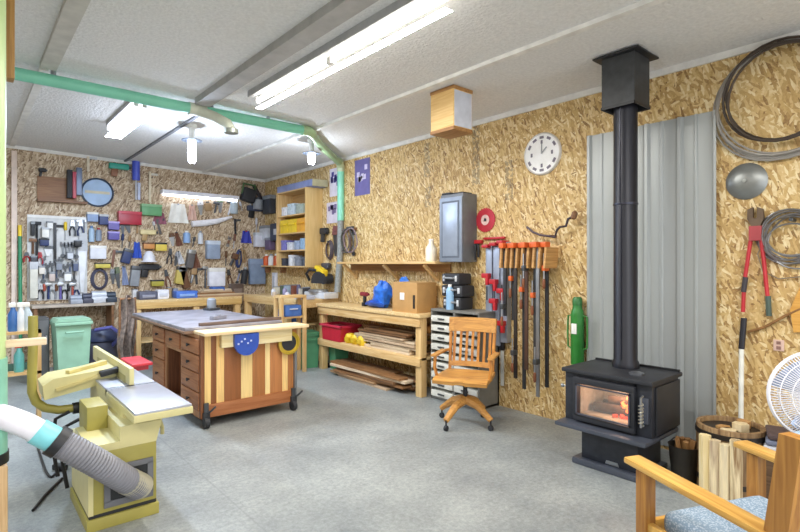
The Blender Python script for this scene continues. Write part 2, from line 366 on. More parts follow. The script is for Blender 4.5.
bx_ = thing('chimney_support_box', 'square black chimney box under the ceiling around the pipe', 'chimney box', (PX, PY, CEIL), 0)
SB = mat('#3b3d3f', .5, .3, .2, 18)
q_ = .122
MB().bx(-q_, q_, -q_, -q_+.01, -.38, -.005).bx(-q_, q_, q_-.01, q_, -.38, -.005).bx(-q_, -q_+.01, -q_+.01, q_-.01, -.38, -.005).bx(q_-.01, q_, -q_+.01, q_-.01, -.38, -.005).bx(-q_+.01, q_-.01, -q_+.01, q_-.01, -.33, -.32).build('box', SB, bx_)
MB().bx(-.17, .17, -.17, .17, -.012, 0).build('flange', mat('#232427', .5), bx_)
q_ = .127
MB().bx(-q_, q_, -q_, -q_+.006, -.385, -.365).bx(-q_, -q_+.006, -q_, q_, -.385, -.365).bx(q_-.006, q_, -q_, q_, -.385, -.365).bx(-q_, q_, q_-.006, q_, -.385, -.365).build('bottom_rim', BLACK, bx_)
# ------------------------------------------------------------------ corrugated panel
y0, y1 = 2.33, 1.34
pts = []
n = 0; wdt = y0-y1; x = 0
prof = [(0, .0), (.012, .03), (.035, .03), (.05, .004), (.12, .004), (.128, .014), (.142, .014), (.15, .004), (.235, .004)]
for k in range(4):
    for px_, d_ in prof:
        pts.append((px_ + k*.2475, -d_))
pts += [(.99, -.0), (1.002, -.03), (1.02, -.03)]
back = [(px_, d_+.0025) for px_, d_ in reversed(pts)]
cm = MB()
outl = pts + back
A = [cm.bm.verts.new((px_, d_, .03)) for px_, d_ in outl]; B_ = [cm.bm.verts.new((px_, d_, 2.57)) for px_, d_ in outl]
N_ = len(outl); h_ = len(pts)
for i in range(N_): cm.bm.faces.new((A[i], A[(i+1) % N_], B_[(i+1) % N_], B_[i]))
for i in range(h_-1):
    j = N_-1-i
    cm.bm.faces.new((A[i], A[j], A[j-1], A[i+1])); cm.bm.faces.new((B_[i], B_[i+1], B_[j-1], B_[j]))
solo(cm, 'corrugated_panel', mat('#a9adac', .38, .2, .02, 2), 'grey ribbed sheet metal panel on the wall behind the stove', 'metal panel', (W-.006, y0, 0), RW)
# ------------------------------------------------------------------ wall clock
ck = at_x(543, 154)
t = thing('wall_clock', 'round white wall clock with dark numerals', 'clock', (W, ck.y, ck.z), RW)
MB().lathe([(.2, 0), (.2, .02), (.192, .03), (.185, .024), (.185, .02)], 48, (0, 0, 0), (90, 0, 0)).build('case', mat('#d9d7d3', .35), t)
fc = MB().lathe([(.184, .0), (.184, .021)], 48, (0, 0, 0), (90, 0, 0)).build('dial', mat('#fbfaf7', .5), t)
ticks = MB()
for k in range(12):
    an = k*PI/6; r_ = .155
    if k % 3 == 0: ticks.box((r_*.72*math.sin(an), -.023, r_*.72*math.cos(an)), (.02, .003, .035))
    if k in (11, 0, 1, 10, 2, 5, 6, 7, 4, 8):
        for dd in (-.07, .07):
            ticks.box((r_*math.sin(an+dd), -.023, r_*math.cos(an+dd)), (.022, .003, .024), (0, math.degrees(an), 0))
ticks.build('numerals', mat('#7d7884', .6), t)
MB().box((.003, -.028, .045), (.008, .003, .09), (0, 2, 0)).build('minute_hand', GREY, t)
MB().box((.03, -.031, .028), (.01, .003, .08), (0, 47, 0)).build('hour_hand', GREY, t)
# ------------------------------------------------------------------ grey wall cabinet
cb_ = thing('wall_cabinet', 'grey metal wall cabinet with one panelled door', 'cabinet', (W, 3.765, 1.47), RW)
MB().bx(-.165, .165, -.22, -.003, 0, .725, .006).build('body', mat('#6f7276', .45, .3, .15), cb_)
d_ = MB().bx(-.163, .163, -.24, -.222, .004, .69, .004).build('door', mat('#8791a0', .38, .3, .1), cb_)
MB().bx(-.128, .128, -.242, -.24, .045, .65).build('panel_shade', mat('#5d6673', .5), d_)  # dark sheet around the panel, recess shade put in as colour
MB().bx(-.11, .11, -.248, -.241, .065, .63, .005).build('door_panel', mat('#98a2b2', .33, .3, .1), d_)
MB().bx(-.16, -.03, -.21, -.03, .725, .75, .006).bx(.0, .14, -.2, -.05, .725, .74, .006).build('top_tray', BLK2, cb_)
# red saw blade
b_ = at_x(486, 220)
t = thing('saw_blade', 'round red saw blade hung beside the grey cabinet', 'saw blade', (W, b_.y, b_.z), RW)
pr = []
for k in range(48):
    r_ = .13 if k % 2 else .121
    pr.append((r_*math.cos(k*PI/24), r_*math.sin(k*PI/24)))
MB().prism(pr, -.012, -.003).build('disc', mat('#b52a3a', .45), t)
MB().lathe([(.055, .013), (.055, .016), (.02, .016), (.02, .013)], 24, (0, 0, 0), (90, 0, 0)).build('label_ring', mat('#d9b9b4', .5), t)
MB().cyl((0, 0, 0), (0, -.02, 0), .012).build('hanging_pin', DKSTEEL, t)
# ------------------------------------------------------------------ clamps
rk = thing('clamp_rack', 'slotted wooden clamp rack on the wall, full of clamps', 'clamp rack', (W, at_x(528, 252).y, at_x(528, 252).z), RW)
MB().bx(-.18, .36, -.025, -.003, -.06, .05, .004).build('back_board', PINEX, rk)
sl = [(-.16 + i*.062) for i in range(9)]
for x in sl: MB().prism([(-.010, -.12), (.012, -.12), (.010, .07), (-.012, .07)], -.22, -.025, (x, 0, -.035), (0, 5, 0)).build('finger', wood('#a97b45', '#c99b60', 'y'), rk)
RL = rk.location
def bar_clamp(i, x, L, barm, headm, d, handle):
    loc = (W-.03-d, RL.y - x, RL.z)
    t = thing('bar_clamp', 'orange headed bar clamp, %s from the left in the wooden rack' % ORD[i], 'clamp', loc, RW, 'orange bar clamps')
    MB().bx(-.017, .017, -.009, .009, -L, .05, .002).build('bar', barm, t)
    MB().bx(-.027, .027, -.07, .016, .034, .085, .008).build('fixed_jaw', headm, t)
    MB().bx(-.018, .018, -.06, .013, -handle-.03, -handle+.02, .006).build('sliding_jaw', headm if i % 2 else DKSTEEL, t)
    MB().cyl((0, -.05, -handle+.13), (0, -.05, -handle-.1), .007).build('screw', STEEL, t)
    MB().lathe([(.008, 0), (.014, .015), (.014, .075), (.008, .09)], 12, (0, -.05, -handle-.19)).build('handle', wood('#6b3b22', '#8c5430', 'z'), t)
spec = [(-.13, .62, BLK2, .52), (-.068, .66, DKSTEEL, .25), (-.006, 1.2, mat('#3a3430', .5, .4), .95), (.056, 1.3, BLK2, .35), (.118, 1.1, mat('#5a4236', .5, .4), .15), (.18, 1.12, DKSTEEL, .4), (.242, 1.33, mat('#8d8e90', .4, .7), 1.0), (.304, 1.24, BLACK, .15)]
for i, (x, L, bm_, hd_) in enumerate(spec): bar_clamp(i, x, L, bm_, ORANGE, .11 if i % 2 else .16, hd_)
for i, (px, py0, py1, hs) in enumerate(((493, 250, 340, (275, 330)), (500.5, 248, 345, (281, 300)), (508, 246, 342, (290, 322)))):
    p0, p1 = at_x(px, py0), at_x(px, py1); L = p0.z-p1.z
    t = thing('aluminium_clamp', 'grey aluminium bar clamp with red jaws, %s of three beside the rack' % ('leftmost', 'middle', 'rightmost')[i], 'clamp', (W-.02, p0.y, p0.z), RW, 'aluminium clamps with red jaws')
    MB().bx(-.04, .04, -.05, .02, -L, .04, .004).build('bar', mat('#9aa2b2', .4, .4), t)
    MB().bx(-.05, .03, -.11, .0, .02, .055, .008).build('fixed_jaw', RED, t)
    for h in hs:
        zz = at_x(px, h).z - p0.z
        MB().bx(-.05, .035, -.11, -.051, zz-.03, zz+.02, .008).bx(.0, .035, -.11, -.07, zz-.1, zz-.02, .008).build('sliding_jaw', RED, t)
    MB().cyl((0, -.08, -L*.4), (0, -.08, -L*.55), .008).build('screw', DKSTEEL, t)
p0, p1 = at_x(498, 240), at_x(515, 238)
solo(MB().bx(-.17, .1, -.035, -.003, -.012, .012, .004), 'red_rail', RED, 'red rail fixed above the grey aluminium clamps', 'rail', (W, p0.y, p0.z+.02), RW)
p = at_x(504, 344)
t = thing('white_rod', 'white rod with black clip hanging below the aluminium clamps', 'rod', (W-.02, p.y, p.z), RW)
MB().bx(-.018, .018, -.015, 0, -.42, -.05, .003).build('rod', mat('#d5d8d4', .45), t)
MB().bx(-.03, .03, -.03, 0, -.06, .02, .006).build('clip', BLACK, t)
p = at_x(493, 350)
t = thing('pipe_wrench', 'black cranked tool hanging left of the white rod', 'wrench', (W-.02, p.y, p.z), RW)
MB().bx(-.012, .012, -.02, 0, -.3, 0, .004).build('handle', BLACK, t); MB().prism([(-.04, 0), (.03, 0), (.05, .06), (.01, .04), (-.02, .09), (-.05, .05)], -.025, 0).build('jaw', DKSTEEL, t)
q = [(527, 227), (533, 232), (540, 235), (555, 237), (557, 230), (560, 227), (566, 226), (568, 219), (574, 216)]
pp = [at_x(a_, b_, W-.1) for a_, b_ in q]; c0 = at_x(550, 236, W-.1)
t = thing('hand_brace', 'dark cranked hand brace above the clamp rack', 'hand drill', (W-.1, c0.y, c0.z), RW)
MB().tube([(c0.y-v.y, 0, v.z-c0.z) for v in pp], .011, 8).build('crank', mat('#4a4048', .4, .6), t)
MB().lathe([(.012, -.03), (.026, -.015), (.026, .03), (.012, .045)], 14, (c0.y-pp[-1].y, 0, pp[-1].z-c0.z), (0, 20, 0)).build('knob', OLDW, t)
MB().bx(-.01, .01, 0, .1, -.012, .012).build('wall_peg', OLDW, t)
p = at_x(478, 242)
t = thing('spring_clamp', 'red and black spring clamp under the red saw blade', 'clamp', (W, p.y, p.z), RW)
MB().bx(-.1, .08, -.05, -.003, -.02, .02, .008).build('jaw', RED, t)
MB().tube([(-.01, -.03, 0), (.0, -.04, -.08), (-.02, -.03, -.19)], .014, 8).tube([(.02, -.03, 0), (.045, -.04, -.1), (.03, -.03, -.16)], .014, 8).build('handle', BLK2, t)
# ------------------------------------------------------------------ green canister
t = thing('green_canister', 'green canister with looped side handles hung on the wall beside the stove', 'canister', (W-.075, 2.385, 0), RW)
MB().lathe([(.05, .56), (.056, .57), (.056, 1.0), (.05, 1.04), (.04, 1.06), (.038, 1.10)], 24).build('tank', mat('#2a7a2e', .4), t)
MB().lathe([(.042, 1.09), (.042, 1.14), (.03, 1.16)], 20).build('cap', mat('#2f6e34', .4), t)
for s_ in (-1, 1):
    MB().tube([(s_*.05, 0, 1.0), (s_*.09, 0, .99), (s_*.095, 0, .85), (s_*.09, 0, .72), (s_*.05, 0, .7)], .008, 8).build('side_handle', mat('#3d7f3a', .4), t)
MB().bx(-.024, .024, -.06, -.05, .84, .93, .002).build('paper_label', WHITE, t)
MB().bx(-.03, .03, .03, .075, .72, .76).build('wall_bracket', DKSTEEL, t)
# ------------------------------------------------------------------ drawer stack, things on it
t = thing('drawer_unit', 'grey metal unit of shallow white drawers behind the wooden chair', 'drawer unit', (W-.33, 3.64, 0), RW)
MB().bx(-.34, .34, .012, .32, .01, .03).bx(-.34, .34, .012, .32, .945, .97).bx(-.34, -.325, .012, .32, 0, .95).bx(.325, .34, .012, .32, 0, .95).bx(-.34, .34, .3, .32, 0, .95).bx(-.01, .01, .012, .32, 0, .95).build('carcass', mat('#7c7b76', .5, .2), t)
for c_ in (0, 1):
    for k in range(9):
        z = .035 + k*.1
        x0 = -.322 + c_*.334
        d_ = MB().bx(x0, x0+.31, -.004, .28, z, z+.062, .004).build('drawer', mat('#d3d2c8', .5), t)
        MB().bx(x0+.11, x0+.2, -.018, -.004, z+.025, z+.04, .003).build('handle', DKSTEEL, d_)
YD = 3.73
lab = ['bottom', 'middle', 'top']
for k, (w_, h_, dx, d0) in enumerate(((.26, .13, 0, 0), (.3, .12, .0, .02), (.25, .12, -.02, 0))):
    z = .97 + (0, .135, .26)[k]
    t = thing('tool_case', 'black power tool case below the grey cabinet, %s of the stack' % lab[k], 'tool case', (W-.17, YD-dx, z), RW, 'black tool cases')
    MB().bx(-w_/2, w_/2, -.09, .11, 0, h_, .02).build('shell', BLK2, t)
    MB().tube([(-.07, -.09, h_*.6), (-.07, -.125, h_*.6), (.07, -.125, h_*.6), (.07, -.09, h_*.6)], .011, 8).build('handle', GREY, t)
    MB().bx(-w_*.4, -w_*.3, -.1, -.085, h_*.3, h_*.8, .004).bx(w_*.3, w_*.4, -.1, -.085, h_*.3, h_*.8, .004).build('latch', LGREY, t)
p = at_x(450, 296, W-.28)
t = thing('spray_bottle', 'pale blue bottle on the drawer unit below the grey cabinet', 'bottle', (W-.28, p.y, .97), RW)
MB().lathe([(.04, 0), (.042, .01), (.042, .2), (.02, .24)], 20).build('bottle', mat('#8fb6d8', .3), t); MB().lathe([(.02, .24), (.02, .265)], 16).build('cap', WHITE, t)
# ------------------------------------------------------------------ swivel chair
t = thing('swivel_chair', 'oak slat-back swivel desk chair on casters', 'chair', (3.46, 3.12, 0), -62)
CH = t
# local -y is the front of the chair
pts = []
seat = MB()
def seatf(u, v):
    x = (u-.5)*.52; y = (v-.5)*.5
    e = max(abs(u-.5), abs(v-.5))*2
    z = .47 - .018*math.cos(PI*(u-.5))*math.cos(PI*(v-.45)) + (.008 if abs(u-.5) < .1 and v < .5 else 0)
    if v < .12: z -= .02*(1-v/.12)
    k = 1 - .06*max(0, (v-.5))*2
    return (x*k, y, z)
seat.sheet(seatf, 16, 16, .035); seat.build('seat', OAKX, t)
OK_ = wood('#9a5c22', '#c98a3c', 'z')
br = thing
def bk(x, z):   # backrest curve: leaning back
    return (x, .22 + (z-.47)*.2 + .05*(1-(abs(x)/.25)**2), z)
for s_ in (-1, 1): MB().tube([bk(s_*.22, .45), bk(s_*.225, .7), bk(s_*.23, .92)], .017, 8).build('back_post', OK_, t)
MB().sheet(lambda u, v: bk((u-.5)*.5, .84+v*.14), 12, 3, .022).build('top_rail', OAKX, t)
MB().sheet(lambda u, v: bk((u-.5)*.46, .50+v*.05), 12, 2, .02).build('lower_rail', OAKX, t)
for k in range(7):
    x = (k-3)*.062
    MB().sheet(lambda u, v: bk(x+(u-.5)*.026, .54+v*.31), 1, 5, .01).build('slat', OK_, t)
for s_ in (-1, 1):
    MB().box((s_*.275, .02, .66), (.06, .36, .024), None, .01).build('armrest', OAKX, t)
    MB().tube([(s_*.255, -.1, .45), (s_*.275, -.12, .55), (s_*.275, -.1, .65)], .017, 8).build('arm_support', OK_, t)
    MB().tube([bk(s_*.225, .66), (s_*.265, .18, .66)], .014, 8).build('arm_joint', OK_, t)
MB().cyl((0, 0, .2), (0, 0, .45), .022).lathe([(.11, .42), (.11, .435), (.04, .45)], 16).cyl((0, 0, .33), (.0, -.1, .41), .012).build('swivel_post', BLK2, t)
for k in range(4):
    an = math.radians(67+90*k); dx, dy = math.cos(an), math.sin(an)
    lg = MB().tube([(dx*.02, dy*.02, .235), (dx*.15, dy*.15, .20), (dx*.3, dy*.3, .095)], [.046, .038, .027], 8).build('leg', OAKX, t)
    MB().cyl((dx*.295, dy*.295, .05), (dx*.295, dy*.295, .1), .009).cyl((dx*.295-dy*.012, dy*.295+dx*.012, .026), (dx*.295+dy*.012, dy*.295-dx*.012, .026), .026).build('caster', BLK2, lg)
CH.scale = (.93, .93, .95)
# ------------------------------------------------------------------ lumber rack bench
t = thing('lumber_bench', 'pine workbench with a lower shelf of lumber along the right wall', 'workbench', (3.76, 5.08, 0), RW)
Lh = 1.04
MB().bx(-Lh-.02, Lh+.02, -.03, .38, .865, .905, .006).build('top', PLY, t)
MB().bx(-Lh, Lh, -.012, .02, .765, .866, .004).bx(-Lh, Lh, .35, .375, .765, .866).build('apron', PINEX, t)
MB().bx(-Lh, Lh, .0, .37, .40, .425).build('shelf', PLY, t)
MB().bx(-Lh, Lh, -.012, .015, .335, .42, .004).build('shelf_rail', PINEX, t)
for x in (-Lh+.045, Lh-.045):
    for y in (.055, .31): MB().bx(x-.045, x+.045, y-.042, y+.042, 0, .865, .004).build('leg', PINEZ, t)
BX = (3.76, 5.08)
def rackpt(px, py, x): return at_x(px, py, x)
# cardboard box
p = at_x(414, 312, 3.80)
t = thing('cardboard_box', 'brown cardboard carton on the right end of the pine bench', 'box', (3.95, 4.345, .905), RW+3)
CB = mat('#b98f58', .75, 0, .08)
MB().bx(-.2, .2, -.16, .16, 0, .33, .004).build('carton', CB, t)
MB().bx(-.2, -.005, -.16, .16, .33, .338).bx(.005, .2, -.16, .16, .33, .338).build('flap', mat('#c59d66', .75), t)
MB().bx(-.07, .0, -.164, -.16, .14, .22).build('shipping_label', WHITE, t)
MB().bx(.14, .17, -.165, -.16, .05, .2).build('tape', mat('#2a2522', .4), t)
# blue plastic bundle
def blob(cx, cy, cz, rx, ry, rz, amp, seed, mb, n=10):
    rnd = random.Random(seed)
    ph = [rnd.uniform(0, 6) for _ in range(6)]
    prof = []
    rings = []
    for i in range(n+1):
        th = PI*i/n
        ring = []
        for k in range(16):
            a_ = 2*PI*k/16
            f = 1 + amp*(math.sin(3*a_+ph[0]+2*th)*.5 + math.sin(5*a_+ph[1]-3*th)*.35 + math.sin(7*th+ph[2]+a_)*.4)
            ring.append(mb.bm.verts.new((cx+rx*f*math.sin(th)*math.cos(a_), cy+ry*f*math.sin(th)*math.sin(a_), max(cz-rz, cz-rz*math.cos(th)*f))))
        rings.append(ring)
    for A, B in zip(rings, rings[1:]):
        for k in range(16): mb.bm.faces.new((A[k], A[(k+1) % 16], B[(k+1) % 16], B[k]))
    mb.bm.faces.new(rings[0][::-1]); mb.bm.faces.new(rings[-1]); return mb
t = thing('blue_tarp', 'crumpled blue tarp heaped on the pine bench beside the carton', 'tarp', (3.98, 4.95, .905), RW)
BT = mat('#2f6fd0', .4, 0, .3, 14)
m_ = MB(); blob(-.02, 0, .16, .15, .1, .16, .25, 3, m_); m_.build('bundle', BT, t)
m_ = MB(); blob(-.09, -.02, .05, .2, .12, .05, .15, 4, m_); m_.build('fold', mat('#2450a8', .4, 0, .3, 14), t)
solo(blob(0, 0, .19, .13, .07, .19, .12, 5, MB()), 'blue_bag', mat('#3c7ad6', .4, 0, .25, 12), 'bright blue bag behind the carton on the pine bench', 'bag', (4.08, 4.66, .905), RW)
p = at_x(369, 292, 3.95)
t = thing('drill', 'small dark cordless drill on the bench left of the tarp', 'drill', (3.95, 5.3, .905), RW)
MB().bx(-.03, .03, -.03, .03, 0, .05, .008).build('battery', BLACK, t); MB().bx(-.015, .02, -.018, .018, .05, .13, .006).build('grip', BLK2, t); MB().cyl((-.07, 0, .155), (.05, 0, .155), .028).cyl((.05, 0, .155), (.09, 0, .155), .016).build('motor', mat('#8d2f38', .4), t)
# red bin + yellow
t = thing('red_bin', 'red plastic bin on the left end of the bench shelf', 'bin', (3.90, 5.78, .425), RW)
RM = mat('#b51f35', .35, 0, .1)
bn = MB()
bn.prism([(-.2, 0), (.2, 0), (.24, .2), (-.24, .2)], -.15, -.14).prism([(-.2, 0), (.2, 0), (.24, .2), (-.24, .2)], .13, .14).prism([(-.21, 0), (-.2, 0), (-.235, .2), (-.245, .2)], -.15, .14).prism([(.2, 0), (.21, 0), (.245, .2), (.235, .2)], -.15, .14).bx(-.2, .2, -.145, .135, 0, .012)
bn.build('tub', RM, t)
MB().bx(-.26, .26, -.175, -.15, .185, .215, .006).bx(-.26, .26, .14, .165, .185, .215, .006).bx(-.26, -.24, -.175, .165, .185, .215).bx(.24, .26, -.175, .165, .185, .215).build('rim', mat('#c23049', .35), t)
MB().box((0, 0, .12), (.4, .25, .1), (4, 5, 0), .02).build('contents', mat('#a34a55', .6, 0, .5, 20), t)
for k in range(3):
    y = 5.47-k*.14
    t = thing('yellow_tool', 'yellow plastic tool on the bench shelf beside the red bin, %s of three' % ('left', 'middle', 'right')[k], 'tool', (3.84, y, .425), RW-15*k, 'yellow tools beside the red bin')
    MB().lathe([(.055, 0), (.062, .01), (.062, .1), (.045, .12)], 14).build('body', YELLOW, t); MB().bx(-.02, .06, -.08, -.03, .02, .08, .01).build('grip', mat('#c9a820', .5), t)
# boards
rb = random.Random(5)
WM = [wood('#8f6a48', '#b3906a', 'x'), wood('#b39a7c', '#d3bfa0', 'x'), wood('#75502f', '#9a7048', 'x'), wood('#a98d70', '#c7ad8e', 'x'), wood('#c2ab90', '#ddcbb0', 'x')]
WM += [wood('#c9b193', '#e2cfb2', 'x'), wood('#5f432c', '#86613f', 'x')]
def boards(y0, y1, x0, x1, z0, nlay, per, place, grp):
    for l in range(nlay):
        xx = x0
        for k in range(per):
            w_ = (x1-x0)/per*rb.uniform(.7, .94)
            L = (y1-y0)*rb.uniform(.55, 1); yc = (y0+y1)/2 + rb.uniform(-.5, .5)*((y1-y0)-L)
            th = rb.choice((.02, .026, .03))
            o = solo(MB().bx(-L/2, L/2, -w_/2, w_/2, 0, th, .002), 'board', rb.choice(WM), '', 'board', (xx+w_/2+rb.uniform(-.012, .012), yc, z0+l*.0305), RW+rb.uniform(-2, 2), grp)
            o['label'] = 'rough plank %s, %s layer from the bottom, %s row' % (place, ORD[l], ('front', 'rear')[k])
            xx += (x1-x0)/per
boards(4.14, 5.36, 3.80, 4.12, .426, 8, 2, 'on the bench shelf', 'planks on the bench shelf')
boards(4.2, 5.75, 3.68, 4.0, .0, 6, 2, 'on the floor under the bench', 'planks under the bench')
solo(MB().bx(-.1, .1, -.09, .09, 0, .08, .02), 'brown_sack', mat('#b27a3c', .8, 0, .2), 'small orange brown box at the right end of the bench shelf', 'box', (4.02, 4.20, .672), RW)
# ------------------------------------------------------------------ wall shelf above the bench
p0, p1 = at_x(340, 262, 3.93), at_x(443, 262, 3.93)
t = thing('wall_shelf', 'long pine wall shelf on slanted braces above the bench', 'shelf', (W, (5.9+3.97)/2, 1.45), RW)
MB().bx(-.96, .96, -.26, -.003, 0, .03, .003).build('board', PINEX, t)
MB().bx(-.96, .96, -.03, -.003, -.09, 0).build('ledger', wood('#8a6238', '#a87d4c', 'x'), t)
for x in (-.85, .02, .75):
    MB().bx(x-.02, x+.02, -.03, -.003, -.2, -.09).build('upright', PINEZ, t)
    MB().tube([(x, -.02, -.18), (x, -.225, -.01)], .024, 4).build('brace', PINE, t)
p = at_x(430, 250, 4.05)
t = thing('white_jug', 'white plastic jug on the right end of the wall shelf', 'jug', (4.05, p.y-.02, 1.48), RW)
MB().lathe([(.06, 0), (.065, .01), (.065, .15), (.03, .2), (.028, .23)], 20).build('jug_body', mat('#f0e9d8', .4), t); MB().lathe([(.03, .23), (.03, .255)], 14).build('cap', WHITE, t)
solo(MB().lathe([(.03, 0), (.03, .08), (.02, .09)], 16), 'small_jar', DKSTEEL, 'small dark jar right of the white jug on the wall shelf', 'jar', (4.08, 3.98, 1.48))
# ------------------------------------------------------------------ posters
def poster(x0, y0, x1, y1, label, bg_, fg, xx=W, seed=1):
    c = at_x((x0+x1)/2, (y0+y1)/2); a_, b_ = at_x(x0, (y0+y1)/2), at_x(x1, (y0+y1)/2)
    w_ = abs(a_.y-b_.y); tt = c.x/ray((x0+x1)/2, 0).x; h = (y1-y0)*tt
    t = thing('poster', label, 'poster', (W, c.y, c.z), RW)
    MB().bx(-w_/2, w_/2, -.006, 0, -h/2, h/2).build('sheet', bg_, t)
    rr = random.Random(seed); m_ = MB()
    for k in range(7):
        xa, za = rr.uniform(-.3, .3)*w_, rr.uniform(-.1, .35)*h
        m_.bx(xa-.03, xa+.03, -.009, -.006, za-.035, za+.035)
    m_.build('print', fg, t)
    return t
poster(355, 159, 370, 195, 'purple poster with pale flowers right of the green duct', mat('#6a6398', .5), mat('#cfc6df', .5), seed=4)
poster(330, 168, 341, 196, 'white poster with a dark purple picture left of the green duct', mat('#dfd9e6', .5), mat('#4b4590', .5), seed=9)
poster(327, 202, 340, 223, 'smaller white picture below the white poster by the duct', mat('#d3ccd9', .5), mat('#7a6f96', .5), seed=6)
# ------------------------------------------------------------------ green dust duct
t = thing('dust_duct', 'pale green dust collection duct running under the ceiling', 'duct', (2.97, 5.03, 2.945), 0)
R_ = .05
MB().tube([(-6.96, -.03, 0), (-3.2, -.03, 0), (-2.0, -.02, 0), (-.9, 0, 0), (-.08, 0, 0)], R_, 18).build('long_pipe', mat('#7fcdb0', .35, 0, .08, 3), t)
MB().tube([(-.09, 0, 0), (0, 0, 0), (.06, .05, -.005)], R_+.008, 18).build('bend', mat('#a9c79a', .4), t)
MB().tube([(.05, .045, -.005), (.45, .46, -.02), (1.1, 1.03, -.05)], R_, 18).build('angled_pipe', mat('#8fa87f', .4), t)
MB().tube([(1.09, 1.02, -.04), (1.16, 1.09, -.08), (1.17, 1.1, -.16)], R_+.008, 18).build('elbow', mat('#bcc7a4', .4), t)
MB().tube([(1.17, 1.1, -.15), (1.17, 1.1, -.87)], R_, 18).build('drop_pipe', mat('#86d3b6', .35), t)
MB().tube([(1.17, 1.1, -.86), (1.17, 1.11, -1.3), (1.14, 1.14, -1.9)], R_-.004, 18).build('flexible_hose', mat('#8c8f8c', .6, 0, .2, 40), t)
MB().tube([(-1.32, 0, 0), (-1.16, 0, 0)], R_+.01, 18).tube([(-1.24, -.01, -.01), (-1.1, -.08, -.06), (-1.02, -.2, -.14), (-1.0, -.24, -.2)], [R_, R_, .05, .045], 16).build('wye_branch', mat('#c9cdbb', .4), t)
MB().tube([(-1.0, -.24, -.195), (-1.0, -.24, -.235)], .065, 16).build('blast_gate', mat('#8f9489', .4, .4), t)
for x in (-2.4, -.5):
    MB().tube([(x, 0, .045), (x, 0, .11)], .02, 8).build('hanger', STEEL, t)
# vertical duct at the left edge
VX, VY = .075, 3.12
t = thing('drop_duct', 'pale green vertical duct in the left foreground', 'duct', (VX, VY, 0), 0)
MB().cyl((0, 0, .56), (0, 0, CEIL+.07), .088, seg=28).build('pipe', mat('#c3dc9c', .4, 0, .1, 2), t)  # yellow-green cast of mixed light put into the pipe colour
MB().cyl((0, 0, .55), (0, 0, 1.0), .094, seg=28).build('lower_pipe', mat('#8fcdb4', .4), t)  # lower stretch of the same green pipe, different light put in as teal
MB().cyl((0, 0, .50), (0, 0, .55), .1, seg=28).build('clamp_band', BLACK, t)
MB().bx(-.1, .09, -.09, .09, 0, .5, .01).build('wood_block', wood('#b89465', '#d1b083', 'z'), t)
solo(MB().bx(-.02, .02, -.045, .045, 0, CEIL+.07-2.42, .003), 'ceiling_stud', wood('#9a6e38', '#b98b4d', 'z'), 'short brown stud hanging from the ceiling behind the left duct', 'stud', (.19, 3.38, 2.42))
# ------------------------------------------------------------------ ceiling wooden box
t = thing('ceiling_box', 'square plywood box hanging on the ceiling with a grey side', 'box', (3.33, 3.17, CEIL+.017), 0)
MB().bx(-.12, .12, -.14, .14, -.385+.03, -.03, .002).build('box', wood('#d8ad6a', '#edcb8c', 'y'), t)
MB().bx(-.125, .125, -.145, .145, -.385, -.355, .004).build('bottom_panel', wood('#8f6234', '#b0824e', 'y'), t)
MB().bx(-.11, .11, -.145, -.14, -.35, -.04).build('grille', mat('#cfd2dc', .5), t)
MB().bx(-.125, .125, -.145, .145, -.03, -.001, .003).build('top_frame', wood('#9a6c3a', '#b98a52', 'y'), t)
# ------------------------------------------------------------------ right edge wall things
def coil(cy, cz, rads, r, seed, d=0.03, wob=.02):
    rr = random.Random(seed); pts = []
    n = 30
    for k, R in enumerate(rads):
        a0, a1, oy, oz = rr.uniform(0, 6), rr.uniform(0, 6), rr.uniform(-wob, wob), rr.uniform(-wob, wob)
        for i in range(n):
            an = 2*PI*i/n
            nxt = rads[min(k+1, len(rads)-1)]; RR = R + (nxt-R)*i/n
            pts.append((RR*math.cos(an)*(1+.02*math.sin(2*an+a0))+oy*math.sin(an/2), -r-.004-.012*(.5+.5*math.sin(an*1.5+a1))-d*k/len(rads), RR*math.sin(an)+oz*math.sin(an/2)))
    return MB().tube(pts, r, 7)
c = (W-.012, .93, 2.55)
t = thing('hose_coil', 'large coil of grey cable hung high on the right wall', 'cable', c, RW)
coil(.93, 2.57, [.395, .385, .395, .37, .375, .365], .0075, 2).build('cable', mat('#9b9791', .5, .2), t)
MB().cyl((0, .009, .38), (0, -.07, .38), .01).build('hook', DKSTEEL, t)
t = thing('black_hose', 'brown black hose looped inside the large grey cable coil', 'hose', (W-.06, .92, 2.59), RW)
coil(.93, 2.57, [.335, .322, .315], .009, 5).build('hose', mat('#43382f', .5), t)
t = thing('pan_lid', 'round domed grey metal lid below the cable coil', 'lid', (W, 1.13, 2.03), RW)
MB().lathe([(.125, .0), (.128, .008), (.12, .014), (.09, .032), (.05, .043), (.015, .046)], 32, (0, 0, 0), (90, 0, 0)).build('dome', mat('#8a8d8b', .35, .6), t)
MB().lathe([(.008, .044), (.008, .05), (.013, .053), (.012, .057)], 14, (0, 0, 0), (90, 0, 0)).build('knob', mat('#aaadaa', .3, .6), t)
